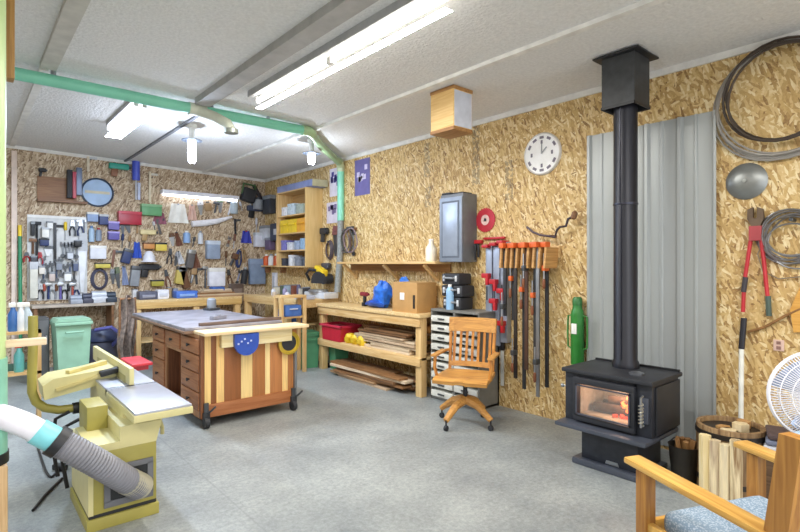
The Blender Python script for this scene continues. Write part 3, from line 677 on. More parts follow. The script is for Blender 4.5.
# bolt cutter
p = at_x(757, 222)
t = thing('bolt_cutter', 'red handled bolt cutter hung open on the wall', 'bolt cutter', (W-.03, p.y, p.z), RW)
MB().prism([(-.02, -.03), (.03, -.03), (.05, .02), (.045, .085), (.012, .10), (.012, .03), (0, .02), (-.012, .03), (-.012, .10), (-.045, .085), (-.045, .02)], -.02, .01).build('jaw', mat('#6b5a4a', .6, .4, .25), t)
MB().prism([(-.035, 0), (.04, 0), (.035, -.1), (-.035, -.1)], -.025, .012, (0, 0, -.03)).build('pivot_plate', mat('#a8454a', .5), t)
def hpt(a_, b_): v = at_x(a_, b_, W-.03); return (p.y-v.y, 0, v.z-p.z)
for nm, pl, gm_ in (('handle', [(751, 238), (748, 258), (744, 285), (743, 312)], 0), ('handle', [(761, 238), (764, 262), (767, 292), (768, 300)], 1)):
    h = MB().tube([hpt(*q_) for q_ in pl], .013, 8).build('handle', mat('#bd2a33', .4), t)
    if gm_: MB().tube([hpt(768, 296), hpt(769, 316)], .017, 8).build('grip', mat('#4a5a50', .6), h)
    else: MB().tube([hpt(745.5, 277), hpt(743.5, 292)], .017, 8).build('grip', mat('#3d3a40', .6), h)
# leaning pole
a_, b_ = at_x(744, 318, W-.03), at_x(741, 415, W-.07)
bot = at_x(740.5, 480, W-.1)
t = thing('pole', 'white and black pole leaning on the wall behind the barrel', 'pole', (W-.12, bot.y, 0), RW)
def lp(v): return (t.location.y-v.y, v.x-t.location.x, v.z)
mid = at_x(741.5, 349, W-.05); v0 = at_x(740.5, 470, W-.115)
MB().tube([lp(mid), lp(b_), lp(Vector((W-.115, v0.y, .002)))], .016, 10).build('shaft', mat('#e9ebe4', .4), t)
MB().tube([lp(a_), lp(mid)], .019, 10).build('grip', mat('#1c1d26', .5), t)
# wire coil
t = thing('wire_coil', 'tangled coil of thin silver wire at the right edge', 'wire', (W, .86, 1.62), RW)
coil(0, 0, [.185, .17, .19, .16, .15, .175, .13, .16, .12], .006, 8, .04, .04).build('wire', mat('#8f9093', .35, .8), t)
MB().tube([(-.15, -.02, .02), (-.2, -.02, -.1), (-.17, -.02, -.22), (-.08, -.02, -.27), (.06, -.02, -.25)], .004, 6).build('loose_end', mat('#9a8f80', .4, .6), t)
MB().cyl((0, 0, .12), (0, -.09, .12), .012).build('hook', DKSTEEL, t)
q = [at_x(a2, b2, W-.015) for a2, b2 in ((748, 332), (765, 327), (785, 316), (800, 309), (815, 302))]
solo(MB().tube([(q[2].y-v.y, v.x-q[2].x, v.z-q[2].z) for v in q], .009, 7), 'cane', wood('#7a5630', '#9b7040', 'x'), 'thin brown stick hung slanting below the wire coil', 'stick', q[2], RW)
p = at_x(800, 310)
solo(MB().prism([(-.03, -.15), (.12, -.12), (.14, .2), (.03, .22), (-.015, .1), (-.05, 0)], -.02, -.003), 'curved_board', wood('#c98f3e', '#dda956', 'x'), 'curved orange wooden board at the right edge of the wall', 'board', p, RW)
p = at_x(779, 345)
t = thing('wall_outlet', 'small pale outlet plate on the wall above the fan', 'outlet', p, RW)
MB().bx(-.03, .03, -.008, -.001, -.04, .035, .003).build('cover_plate', mat('#d7b7a8', .5), t); MB().bx(-.012, .012, -.012, -.008, -.03, -.008).bx(-.012, .012, -.012, -.008, .005, .025).build('socket', mat('#8d6a60', .5), t)
# ------------------------------------------------------------------ barrel with firewood
t = thing('half_barrel', 'wooden half barrel with a dark hoop beside the stove', 'barrel', (3.72, 1.095, 0), RW)
bm_ = MB(); rr = random.Random(3)
for k in range(22):
    a_ = 2*PI*k/22; r_ = .178
    bm_.box((r_*math.cos(a_), r_*math.sin(a_), .215), (.022, .052, .43), (0, 0, math.degrees(a_)), .004)
bm_.build('staves', wood('#6e5236', '#a88a62', 'z', .7, 22), t)
MB().lathe([(.189, .37), (.196, .37), (.196, .40), (.189, .40)], 36).build('upper_hoop', mat('#3a3430', .5, .5), t)
MB().lathe([(.189, .08), (.196, .08), (.196, .11), (.189, .11)], 36).build('lower_hoop', mat('#3a3430', .5, .5), t)
BR = (3.72, 1.095)
for k in range(7):
    a_ = k*2.4; r_ = .1*math.sqrt(k/6)
    sd = rr.uniform(0, 6)
    o = solo(MB().prism([(.055*math.cos(sd+i*2*PI/5)*rr.uniform(.7, 1), .05*math.sin(sd+i*2*PI/5)*rr.uniform(.7, 1)) for i in range(5)], -.19, .19, (0, 0, .19), (90, 0, 0)), 'firewood', wood('#a8763f', '#caa068', 'z') if k % 2 else wood('#d8c296', '#e8d8b4', 'z'),
             'split firewood piece standing in the half barrel', 'firewood', (BR[0]+r_*math.cos(a_), BR[1]+r_*math.sin(a_), .005 + rr.uniform(0, .0)), k*40, 'split firewood in the half barrel')
    o.scale = (1, 1, 1.0 + .08*(k % 3))
# pale split logs standing in front of the barrel
for k, (px, py, h, m_) in enumerate(((705, 449, .40, '#d9c48c'), (715, 452, .38, '#a8937a'), (725, 453, .37, '#cdbf9f'), (736, 452, .41, '#84653f'))):
    pts = [(.034*math.cos(i*2*PI/6+k)*(1 if i % 2 else .8), .034*math.sin(i*2*PI/6+k)) for i in range(6)]
    x = 3.46 - .0; v = at_x(px, py, 3.47)
    solo(MB().prism(pts, -h/2, h/2, (0, 0, h/2), (90, 0, 0)), 'split_log', wood(m_, '#e6d6ae', 'z', .7), 'pale split log standing before the barrel, %s from the left' % ORD[k], 'log', (3.47, v.y, 0), 17*k, 'logs standing before the barrel')
# coal scuttle
t = thing('ash_bucket', 'dark metal ash bucket of kindling right of the stove', 'bucket', (3.62, 1.335, 0), RW)
MB().lathe([(.06, 0), (.07, .002), (.092, .25), (.096, .255), (.088, .255), (.066, .012)], 24).build('pail', mat('#38342f', .5, .4), t)
MB().tube([(-.094, 0, .25), (-.08, .05, .27), (0, .09, .28), (.08, .05, .27), (.094, 0, .25)], .005, 6).build('bail', DKSTEEL, t)
kk = MB()
for k in range(6): kk.box((.04*math.cos(k*1.1), .04*math.sin(k*1.1), .2), (.03, .026, .2), (12*math.sin(k), 12*math.cos(k*2), k*30))
kk.build('kindling', wood('#7b5733', '#9f774a', 'z'), t)
# fan
FX, FY, FZ = 3.42, .61, .76
t = thing('pedestal_fan', 'white caged pedestal fan at the right edge', 'fan', (FX, FY, 0), -52)
FW = mat('#e4e4ea', .4)
MB().lathe([(.17, 0), (.17, .02), (.06, .04), (.03, .06)], 28, (0, .08, 0)).build('base', FW, t)
MB().cyl((0, .08, .04), (0, .08, FZ-.03), .016).build('pole', FW, t)
MB().cyl((0, .03, FZ), (0, .19, FZ), .07, .05).build('motor', FW, t)
def ring(R, y, n=48): return [(R*math.cos(2*PI*k/n), y, FZ + R*math.sin(2*PI*k/n)) for k in range(n)]
cg = MB()
for R, y, r_ in ((.228, 0, .008), (.228, -.012, .007), (.19, -.042, .003), (.14, -.058, .003), (.09, -.066, .003), (.16, .045, .003)): cg.tube(ring(R, y), r_, 6, True)
for k in range(96):
    a_ = 2*PI*k/96; c_, s_ = math.cos(a_), math.sin(a_)
    cg.tube([(R*c_, y, FZ+R*s_) for R, y in ((.04, -.07), (.13, -.062), (.2, -.035), (.228, -.005))], .003, 4)
    if k % 2 == 0: cg.tube([(R*c_, y, FZ+R*s_) for R, y in ((.06, .06), (.15, .05), (.228, .0))], .0022, 4)
cg.build('cage', FW, t)
MB().lathe([(.05, .062), (.05, .075), (.03, .08)], 20, (0, 0, FZ), (90, 0, 0)).build('hub_badge', mat('#9fb4dc', .4), t)
BLD = mat('#b4c3df', .3)
for k in range(3):
    a0 = k*2*PI/3+.3
    def blf(u, v, a0=a0):
        R = .035 + .17*u; an = a0 + (v-.5)*(1.5-.4*u)
        return (R*math.cos(an), -.01 + .035*(v-.5)*2, FZ+R*math.sin(an))
    MB().sheet(blf, 6, 6, .003).build('blade', BLD, t)
# folded cloths on a crate behind the armchair
t = thing('wooden_crate', 'low dark crate on the floor between barrel and fan', 'crate', (3.76, .80, 0), RW+8)
MB().bx(-.13, .13, -.12, .12, 0, .3, .004).build('crate_body', wood('#5c4632', '#7a5f45', 'x'), t)
for k in range(4):
    z = .302 + k*.036
    o = solo(MB().box((0, 0, .0165), (.25-.01*k, .23, .033), None, .014, 3), 'folded_cloth', mat(('#8d93a6', '#d9dbe2', '#7a8196', '#5a4a48')[k], .9, 0, .2, 30), 'folded cloth on the crate by the fan, %s' % ('grey one at the bottom', 'white one above the grey', 'blue grey one in the middle', 'brown one on top')[k], 'cloth', (3.76, .80, z), RW+8+3*k, 'folded cloths by the fan')
# ------------------------------------------------------------------ armchair, right foreground
dv = Vector((.39, .92, 0)).normalized(); rv = Vector((dv.y, -dv.x, 0))
org = Vector((2.22, 1.04, 0))*.5 + Vector((2.79, .76, 0))*.5 - dv*.3
ang = math.degrees(math.atan2(rv.y, rv.x))
t = thing('armchair', 'oak mission armchair with blue woven cushions, right foreground', 'armchair', (org.x, org.y, 0), ang)   # local y = facing, local x = its right
GO = wood('#b8863c', '#dcb05e', 'y', .4); GOZ = wood('#8f5e2a', '#b5823f', 'z', .4)
for s_ in (-1, 1):
    MB().box((s_*.315, .0, .59), (.085, .62, .026), (2, 0, 0), .008).build('armrest', GO, t)
    MB().bx(s_*.315-.027, s_*.315+.027, .2, .255, 0, .578, .004).build('front_leg', GOZ, t)
    y0_ = -.2
    MB().prism([(-.305, 0), (-.235, 0), (-.275, .45), (-.345, .92), (-.415, .92), (-.35, .45)], -.025, .025, (s_*.315, 0, 0), (0, 0, 90)).build('back_post', GOZ, t)
    MB().bx(s_*.315-.015, s_*.315+.015, -.3, .22, .28, .37, .004).build('side_rail', GO, t)
    MB().bx(s_*.315-.015, s_*.315+.015, -.28, .22, .10, .14, .004).build('lower_rail', GO, t)
MB().bx(-.3, .3, .215, .24, .28, .37, .004).build('front_rail', wood('#a8722c', '#d3a04a', 'x', .4), t)
MB().bx(-.29, .29, -.405, -.375, .82, .91, .004).build('back_rail', wood('#a8722c', '#d3a04a', 'x', .4), t)
# woven material
wm = bpy.data.materials.new('woven_blue'); wm.use_nodes = True; nt = wm.node_tree; b = nt.nodes['Principled BSDF']; b.inputs['Roughness'].default_value = .9
tc = nt.nodes.new('ShaderNodeTexCoord'); ckx = nt.nodes.new('ShaderNodeTexVoronoi'); ckx.inputs['Scale'].default_value = 120; nt.links.new(tc.outputs['Object'], ckx.inputs['Vector'])
rp = nt.nodes.new('ShaderNodeValToRGB'); rp.color_ramp.elements[0].position = .2; rp.color_ramp.elements[1].position = .6
rp.color_ramp.elements[0].color = lin('#b4c2d0'); rp.color_ramp.elements[1].color = lin('#7f95aa'); nt.links.new(ckx.outputs['Distance'], rp.inputs[0]); nt.links.new(rp.outputs[0], b.inputs['Base Color'])
MB().box((0, -.06, .37), (.55, .5, .1), (2, 0, 0), .045, 4).build('seat_cushion', wm, t)
MB().box((0, -.31, .69), (.54, .11, .44), (12, 0, 0), .05, 4).build('back_cushion', wm, t)
# ------------------------------------------------------------------ jointer, left foreground
OLV = mat('#a0964a', .45, 0, .08); CRM = mat('#cfc68f', .45, 0, .06); CAST = mat('#b9bcc8', .3, .5, .08)
t = thing('jointer', 'cream and olive jointer on a cabinet stand, left foreground', 'jointer', (.69, 3.45, 0), 0)
bx0, bx1, by0, by1 = -.17, .17, -.27, .27
MB().bx(bx0-.012, bx1+.012, by0-.012, by1+.012, 0, .065, .004).build('plinth', OLV, t)
MB().bx(bx0, bx1, by0+.004, by1, .062, .085).build('black_band', BLACK, t)  # black band between plinth and cabinet
MB().bx(bx0, bx1, by0, by1, .085, .42, .004).build('cabinet', OLV, t)
MB().bx(bx0-.004, bx0+.02, by0-.004, by1, .085, .43).build('left_panel', CRM, t)
MB().prism([(-.17, .42), (.17, .42), (.2, .54), (-.02, .54), (-.02, .46), (-.17, .46)], by0, by1-.1).build('upper_body', CRM, t)
MB().bx(-.13, -.02, .04, .3, .42, .6, .006).build('motor_housing', OLV, t)
pf = MB().bx(-.1, .15, by0-.014, by0-.001, .11, .145, .002).bx(-.1, .15, by0-.014, by0-.001, .305, .335, .002).bx(-.1, -.07, by0-.014, by0-.001, .14, .31).bx(.12, .15, by0-.014, by0-.001, .14, .31).build('port_frame', mat('#6a6b70', .5), t)
MB().bx(-.075, .125, by0-.006, by0-.001, .14, .31).build('port_recess', BLACK, t)
# tables
tx0, tx1 = .03, .335
MB().bx(tx0, tx1, -.38, .33, .615, .63, .002).build('infeed_table', CAST, t)
MB().bx(tx0-.006, tx1+.006, -.386, .33, .575, .615, .004).build('table_rim', CRM, t)
MB().bx(tx0, tx1, .38, 1.35, .615, .63, .002).build('outfeed_table', CAST, t)
MB().bx(tx0, tx1, .34, 1.35, .575, .615, .003).build('outfeed_rim', CRM, t)
MB().cyl((tx0, .355, .602), (tx1, .355, .602), .028).build('cutter_head', DKSTEEL, t)
MB().prism([(.03, .42), (.15, .42), (.32, .576), (.03, .576)], -.1, .9).build('table_support', CRM, t)
fn = MB().bx(.165, .195, .34, 1.6, .632, .745, .004).build('fence', CRM, t)
sl_ = MB()
for k in range(3): sl_.bx(.163, .166, .45+.35*k, .7+.35*k, .63, .68)
sl_.build('fence_slot', mat('#a89f66', .5), fn)
MB().bx(.345, .5, 1.05, 1.45, .62, .643, .006).bx(.335, .48, 1.1, 1.4, .58, .62).build('guard', mat('#c8323e', .4), t)
MB().prism([(-.27, .535), (.03, .585), (.16, .635), (.155, .70), (.02, .69), (-.22, .67), (-.28, .63)], .7, 1.0).build('fence_carriage', CRM, t)
MB().box((-.06, .692, .63), (.3, .02, .02), (0, -14, 0)).build('carriage_rib', mat('#c7b97c', .5), t)
MB().box((.0, .85, .70), (.28, .05, .03), (0, -6, 24), .004).build('carriage_rib', mat('#c7b97c', .5), t)
MB().box((.12, .68, .68), (.14, .06, .04), (0, -10, 0), .01).build('lock_lever', BLACK, t)
q = [(33, 316), (33, 345), (32, 375), (32, 392), (36, 402), (45, 408), (58, 410), (76, 408)]
v = [at_y(a_, b_, 4.25) for a_, b_ in q]
MB().tube([(w_.x-.69, w_.y-3.45, w_.z) for w_ in v], .029, 10).build('guard_arm', OLV, t)
MB().cyl((v[-1].x-.69-.02, .8, v[-1].z), (v[-1].x-.69+.03, .8, v[-1].z), .04).build('arm_clamp', BLACK, t)
MB().cyl((.2, -.1, .5), (.24, -.1, .5), .02).tube([(.23, -.1, .5), (.25, -.1, .44), (.25, -.1, .4)], .012, 8).build('crank_handle', CRM, t)
for x, y in ((-.12, .75), (-.1, .5)):
    MB().tube([(x, y, .42), (x-.08, y+.02, .38), (x-.1, y, .2), (x-.08, y-.1, .02)], .012, 7).build('power_cable', BLACK, t)
# hose from jointer to duct
def hp_(px, py, y): return at_y(px, py, y)
H = [hp_(139, 487, 3.16), hp_(126, 480, 3.08), hp_(106, 468, 3.02), hp_(83, 455, 3.0), hp_(60, 443, 3.02)]
t = thing('dust_hose', 'grey flexible dust hose from the jointer port to the left duct', 'hose', (H[0].x, H[0].y, H[0].z), 0)
def rel(v): return tuple(v - Vector(t.location))
pl = []; n = 60
def spl(P, u):
    k = min(int(u*(len(P)-1)), len(P)-2); f = u*(len(P)-1)-k
    p0, p1, p2, p3 = P[max(k-1, 0)], P[k], P[k+1], P[min(k+2, len(P)-1)]
    return .5*((2*p1)+(p2-p0)*f+(2*p0-5*p1+4*p2-p3)*f*f+(3*p1-p0-3*p2+p3)*f**3)
pts = [rel(spl(H, i/70)) for i in range(71)]
MB().tube(pts, [.065 + (.004 if i % 2 else 0) for i in range(71)], 20).build('ribbed_hose', mat('#7f7f86', .5, 0, .1), t)
MB().tube([rel(H[0]+Vector((.015, .015, -.008))), rel(H[0]-(H[0]-H[1])*.9)], .07, 20).build('hose_cuff', mat('#b5b09a', .5), t)
d_ = (H[-1]-H[-2]).normalized()
MB().tube([rel(H[-1]-d_*.01), rel(H[-1]+d_*.035)], .076, 20).build('hose_clamp', BLACK, t)
MB().tube([rel(H[-1]+d_*.03), rel(H[-1]+d_*.12)], .062, 20).build('coupling', mat('#7fd0d8', .35), t)
e_ = H[-1]+d_*.115
q = [e_, e_+d_*.06, Vector((VX+.03, VY-.05, .745))*.5 + (e_+d_*.06)*.5 + Vector((0, 0, .004)), Vector((VX+.03, VY-.05, .745))]
MB().tube([rel(spl(q, i/20)) for i in range(21)], .056, 20).build('white_hose', mat('#e4e2ea', .45), t)
t = thing('extension_lead', 'black power cord with plug trailing on the floor by the jointer', 'cord', (.3, 3.5, 0), 0)
cp = [at_z(78, 455, .0), at_z(60, 470), at_z(50, 478), at_z(42, 462), at_z(38, 440), at_z(50, 425)]
MB().tube([Vector(spl([Vector((a_.x-.3, a_.y-3.5, .009)) for a_ in cp], i/30)) for i in range(31)], .008, 7).build('cord', BLACK, t)
a_ = at_z(60, 470); MB().box((a_.x-.3, a_.y-3.5, .02), (.05, .1, .04), (0, 0, 30), .01).build('plug', BLACK, t)
cp = [at_z(62, 480), at_z(45, 497), at_z(33, 512)]
MB().tube([(v_.x-.3, v_.y-3.5, .009) for v_ in cp], .009, 7).build('cord_tail', BLACK, t)
# ------------------------------------------------------------------ workbench with drawers
t = thing('drawer_workbench', 'wooden workbench with drawers and a striped end panel', 'workbench', (2.055, 5.27, 0), 0)
RB = wood('#7d4c30', '#a56f48', 'y'); RBD = wood('#8a5434', '#b0784e', 'y')
cx0, cx1, cy0, cy1 = -.46, .46, -.72, .75
ca = MB()
ca.bx(cx0+.02, cx1, cy0+.03, cy0+.045, .08, .82).bx(cx0+.02, cx1, cy1-.02, cy1, .08, .82).bx(cx1-.02, cx1, cy0+.03, cy1, .08, .82).bx(cx0+.02, cx1, cy0+.03, cy1, .08, .10).bx(cx0+.02, cx1, cy0+.03, cy1, .80, .82)
ca.bx(cx0+.02, cx1, -.2, -.18, .1, .8).bx(cx0+.02, cx1, .28, .30, .1, .8)
ca.build('carcass', wood('#6d4128', '#8a5738', 'z'), t)
fr = MB()
for y in (cy0+.01, -.20, .29, cy1-.02): fr.bx(cx0, cx0+.02, y-.018, y+.018, .1, .82)
fr.bx(cx0, cx0+.02, cy0, cy1, .785, .82).bx(cx0, cx0+.02, cy0, cy1, .08, .14).bx(cx0, cx0+.02, -.2, .29, .60, .625)
fr.build('face_frame', wood('#9b6a45', '#bd8c62', 'z'), t)
def drw(y0, y1, z0, z1):
    d_ = MB().bx(cx0-.014, cx0+.3, y0+.024, y1-.024, z0+.006, z1-.006, .004).build('drawer', RBD, t)
    MB().lathe([(.008, 0), (.008, .012), (.016, .018), (.014, .026)], 12, (cx0-.014, (y0+y1)/2, (z0+z1)/2), (0, -90, 0)).build('knob', BLK2, d_)
zs = [.14, .31, .48, .64, .785]
for a_, b_ in zip(zs, zs[1:]): drw(cy0, -.2, a_, b_)
drw(-.2, .29, .625, .785)
for a_, b_ in ((.14, .45), (.45, .63), (.63, .785)): drw(.29, cy1, a_, b_)
solo(blob(0, 0, .1, .15, .17, .1, .2, 8, MB()), 'shop_bag', mat('#7d7f88', .7, 0, .3), 'grey bag stowed in the open bay of the drawer workbench', 'bag', (1.85, 5.30, .1))
# striped end panel
stripes = [('#e2bd7c', .07), ('#7d4d2a', .05), ('#dcb676', .07), ('#8a5630', .16), ('#e2c083', .11), ('#9c6538', .13), ('#e4c48a', .05), ('#a56d40', .13), ('#e0b878', .06), ('#a0693a', .10)]
x = cx0+.02
for i, (c_, w_) in enumerate(stripes):
    h2 = '#%02x%02x%02x' % tuple(min(255, int(int(c_[j:j+2], 16)*1.16)) for j in (1, 3, 5))
    MB().bx(x, x+w_, cy0, cy0+.03, .2, .82, .002).build('end_plank', wood(c_, h2, 'z', .45, 18), t); x += w_
MB().bx(cx0, cx1, cy0-.012, cy0+.03, .085, .2, .004).build('kick_board', wood('#965930', '#ad7045', 'x'), t)
MB().bx(cx0-.004, cx0+.03, cy0-.014, cy0+.03, .085, .82, .003).build('corner_post', wood('#6d3f22', '#8a5530', 'z'), t)
MB().bx(-.54, .42, -.55, 1.3, .845, .875, .004).build('slab_top', mat('#8f8d96', .35, .1, .3, 6), t)
MB().bx(-.55, .43, -.56, 1.31, .82, .845, .003).build('slab_edge', wood('#6a5040', '#8d6f58', 'y'), t)
MB().bx(-.47, .56, -.84, -.565, .822, .85, .003).build('front_top', wood('#d8b988', '#ecd6ac', 'x'), t)
MB().bx(-.3, .4, -.79, -.735, .70, .82, .004).build('pale_apron', wood('#dcc48c', '#ecdcae', 'x'), t)
pr = [(-.11, 0)] + [(.11*math.cos(PI+PI*k/16), .06+ -.16 + .11*math.sin(PI+PI*k/16)+.1) for k in range(17)] + [(.11, 0)]
MB().prism([(-.115, 0), (.115, 0), (.115, -.08)] + [(.115*math.cos(-PI*k/12), -.08+.12*math.sin(-PI*k/12)) for k in range(1, 12)] + [(-.115, -.08)], -.83, -.792, (-.08, 0, .815)).build('blade_guard', mat('#2f4fa8', .4, 0, .2), t)
gd = MB()
for k in range(5): gd.bx(-.17+k*.03, -.155+k*.03, -.835, -.83, .72+.02*(k % 3), .735+.02*(k % 3))
gd.build('guard_lettering', mat('#c3cce8', .5), t)
wh = MB().lathe([(.11, 0), (.115, .01), (.115, .03), (.095, .035), (.09, .02)], 28, (.385, -.735, .675), (90, 0, 0)).build('wheel_rim', mat('#b79a2e', .45), t)
MB().lathe([(.09, 0), (.09, .018), (.03, .028)], 24, (.385, -.735, .675), (90, 0, 0)).build('wheel_disc', BLK2, wh)
for x in (cx0+.04, cx1-.02):
    for y in (cy0-.02, cy1-.05):
        c_ = MB().cyl((x-.02, y, .05), (x+.02, y, .05), .05).bx(x-.03, x+.03, y-.02, y+.02, .07, .14, .004).build('caster', BLK2, t)
        MB().tube([(x, y, .12), (x+.03, y-.05, .16), (x+.05, y-.09, .2)], .009, 6).bx(x-.02, x+.02, y-.012, y+.012, .13, .22).build('caster_lever', DKSTEEL, c_)
MB().bx(cx1-.01, cx1+.015, cy0-.03, cy0+.01, .1, .66).build('side_bar', mat('#8b8e92', .4, .6), t)
# things on the workbench
v = Vector((2.36, 6.35, .875))
t = thing('router', 'grey motor of a small router standing on the grey bench top', 'router', (v.x, v.y, .875), 20)
MB().bx(-.08, .08, -.06, .06, 0, .03, .006).build('base', DKSTEEL, t); MB().lathe([(.05, .03), (.055, .05), (.055, .13), (.035, .15)], 20).build('motor', GREY, t)
solo(MB().bx(-.09, .09, -.03, .03, 0, .04, .006).bx(-.02, .02, -.02, .02, .035, .05), 'metal_block', mat('#8d8c94', .5), 'small grey block lying flat on the middle of the grey bench top', 'block', (2.02, 5.25, .875), 25)
solo(MB().bx(-.42, .42, -.02, .02, 0, .03, .003), 'straight_edge', wood('#5c4a42', '#7a6458', 'x'), 'dark wooden straight edge across the front of the grey bench top', 'straight edge', (2.08, 4.79, .875), 2)
# ------------------------------------------------------------------ pine bench along the back wall
t = thing('back_bench', 'long pine bench along the back wall', 'workbench', (2.85, 8.3, 0), 0)
MB().bx(-1.0, .62, -.3, .3, .89, .925, .004).build('top', PLY, t)
MB().bx(-1.0, .62, -.3, -.265, .80, .89, .004).build('apron', wood('#c79b58', '#dcb878', 'x'), t)
for x in (-.93, -.1, .56): MB().bx(x-.045, x+.045, -.28, -.19, 0, .8, .003).build('leg', PINEZ, t)
MB().bx(-.98, .6, -.25, .28, .3, .32).build('shelf', PLY, t)
t = thing('corner_bench', 'pine bench under the shelf unit in the far right corner', 'workbench', (3.82, 7.1, 0), RW)
MB().bx(-.88, .88, -.33, .34, .92, .955, .004).build('top', PLY, t)
MB().bx(-.88, .88, -.33, -.3, .84, .92, .003).bx(.85, .88, -.33, .34, .84, .92).build('apron', PINEX, t)
for x in (-.82, .5):
    for y in (-.28, .28): MB().bx(x-.045, x+.045, y-.045, y+.045, 0, .84, .003).build('leg', PINEZ, t)
MB().bx(-.88, .55, -.28, .32, .55, .575).build('shelf', PLY, t)
t = thing('blue_case', 'blue tool case on the shelf of the corner bench', 'case', (3.72, 6.85, .575), RW)
MB().bx(-.17, .17, -.12, .12, 0, .2, .02).build('case_body', mat('#3a67b8', .45, 0, .2), t); MB().tube([(-.06, -.12, .13), (-.06, -.15, .13), (.06, -.15, .13), (.06, -.12, .13)], .01, 7).build('handle', LGREY, t)
# miter saw
t = thing('miter_saw', 'yellow and black miter saw at the end of the corner bench', 'saw', (4.0, 6.42, .955), RW)
MB().bx(-.22, .22, -.12, .1, 0, .07, .01).build('base', LGREY, t)
MB().lathe([(.13, 0), (.13, .02), (.12, .03)], 24, (0, -.05, .07)).build('turntable', STEEL, t)
MB().prism([(.14*math.cos(k*PI/9), .14*math.sin(k*PI/9)) for k in range(10)], -.07, -.02, (0, 0, .17)).build('blade_guard', BLK2, t)
MB().cyl((.02, -.0, .22), (.02, .13, .22), .06).build('motor', BLK2, t)
MB().box((-.02, .0, .30), (.2, .09, .11), (0, 20, 0), .02).build('head', YELLOW, t)
t.scale = (1.25, 1.1, 1.25)
MB().tube([(-.06, -.04, .32), (-.13, -.1, .33), (-.2, -.1, .28), (-.2, -.05, .2)], .018, 8).build('handle', BLACK, t)
# items between saw and bench
solo(MB().bx(-.12, .12, -.1, .1, 0, .05, .01), 'parts_tray', mat('#b9bcca', .4), 'pale grey tray on the corner bench before the miter saw', 'tray', (3.66, 6.32, .955), RW)
for k, (x, y, h, c_) in enumerate(((3.62, 6.75, .08, '#d8d4e0'), (3.7, 6.98, .13, '#8d88a8'), (3.64, 7.2, .07, '#c9b8a4'), (3.75, 7.45, .1, '#dfe1e8'), (3.95, 7.0, .18, '#5b5670'))):
    solo(MB().lathe([(.03, 0), (.034, .01), (.034, h*.8), (.02, h)], 14), 'glue_bottle', mat(c_, .4), 'small bottle on the corner bench, %s from the miter saw' % ORD[k], 'bottle', (x, y, .955), 0, 'bottles on the corner bench')
# ------------------------------------------------------------------ shelf unit on right wall near corner
t = thing('shelf_unit', 'plywood shelf unit with a bare side panel in the far corner', 'shelf unit', (W, 7.14, 1.40), RW)
SZ = 1.2
MB().bx(.445, .465, -.30, -.003, 0, SZ, .002).build('side_panel', wood('#d0ab6c', '#dcbb80', 'z'), t)
MB().bx(-.465, -.445, -.30, -.003, 0, SZ, .002).build('far_panel', PINEZ, t)
for z in (0, .25, .52, .8, SZ-.02): MB().bx(-.445, .445, -.29, -.003, z, z+.02).build('shelf', PINEX, t)
MB().bx(-.445, .445, -.012, -.003, .02, SZ-.02).build('back', wood('#a98450', '#c09a64', 'x'), t)
SU = (W, 7.14, 1.47)
def on_shelf(x, lev, d=.16): 
    return (W-d, 7.14-x, 1.40 + (0, .25, .52, .8, SZ-.02)[lev] + .02)
for k in range(3):
    t = thing('parts_bin', 'yellow plastic parts bin on the shelf unit, %s of three' % ('left', 'middle', 'right')[k], 'bin', on_shelf(-.26+k*.27, 2, .17), RW, 'yellow parts bins')
    m_ = YELLOW if k < 2 else mat('#e0a030', .45)
    MB().prism([(-.125, 0), (.125, 0), (.13, .21), (-.13, .21)], -.1, .12).build('tub', m_, t); MB().bx(-.1, .1, -.125, -.1, .12, .15, .004).build('lip', m_, t)
lst = [(-.3, 3, .16, .14, '#e4e6ec', 'white'), (-.08, 3, .2, .18, '#c8d8e2', 'pale blue'), (.2, 3, .22, .15, '#a8b4a8', 'grey green'), (-.33, 1, .14, .16, '#7a78b8', 'violet'), (-.12, 1, .16, .12, '#cfd2da', 'silver'), (.1, 1, .13, .14, '#9aa8c0', 'steel blue'), (.31, 1, .18, .17, '#93b3cf', 'sky blue'), (-.33, 0, .1, .12, '#3c3e48', 'black'), (-.1, 0, .1, .17, '#d8dade', 'off white'), (.12, 0, .16, .14, '#808590', 'grey'), (.32, 0, .13, .1, '#4b5460', 'slate')]
for x, lv, w_, h, c_, nm in lst:
    t = thing('storage_carton', '%s box on the %s shelf of the corner shelf unit' % (nm, ('lowest', 'second', 'third', 'top')[lv]), 'box', on_shelf(x, lv), RW, 'boxes on the shelf unit')
    MB().bx(-w_/2, w_/2, -.09, .1, 0, h, .006).build('carton', mat(c_, .5, 0, .2, 25), t); MB().bx(-w_/2-.003, w_/2+.003, -.094, .1, h*.82, h+.003, .004).build('lid', mat(c_, .6, 0, .3, 30), t)
for k, (x, c_, nm) in enumerate(((-.42, '#d9622c', 'orange'), (-.35, '#e6e2dc', 'white'), (-.26, '#c8582c', 'rust'))):
    pass
t = thing('long_box', 'long blue grey box on top of the shelf unit', 'box', (W-.16, 7.0, 1.40+SZ), RW)
MB().bx(-.6, .5, -.13, .13, 0, .10, .006).build('case', mat('#7f8cb8', .5, 0, .15), t); MB().bx(.5, .512, -.13, .13, 0, .10).build('end_cap', mat('#b9b08c', .5), t)
# tangle of grey hoses near the duct
t = thing('hose_bundle', 'bundle of dark hoses and tools hanging under the green duct', 'hose bundle', (W, 5.98, 1.9), RW)
rr = random.Random(4)
for k in range(4):
    R = .1+.02*k; x0 = -.16+.1*k
    MB().tube([(x0+R*math.cos(i*PI/9), -.03-.015*k-.01*math.sin(i), -.12+.17*math.sin(i*PI/9)) for i in range(18)], .010, 6, True).build('hose_loop', mat(('#5c5254', '#7a6f6a', '#4a4a44', '#86757a')[k], .5), t)
MB().bx(-.12, .2, -.025, -.003, .02, .06).build('hook_rail', OLDW, t)
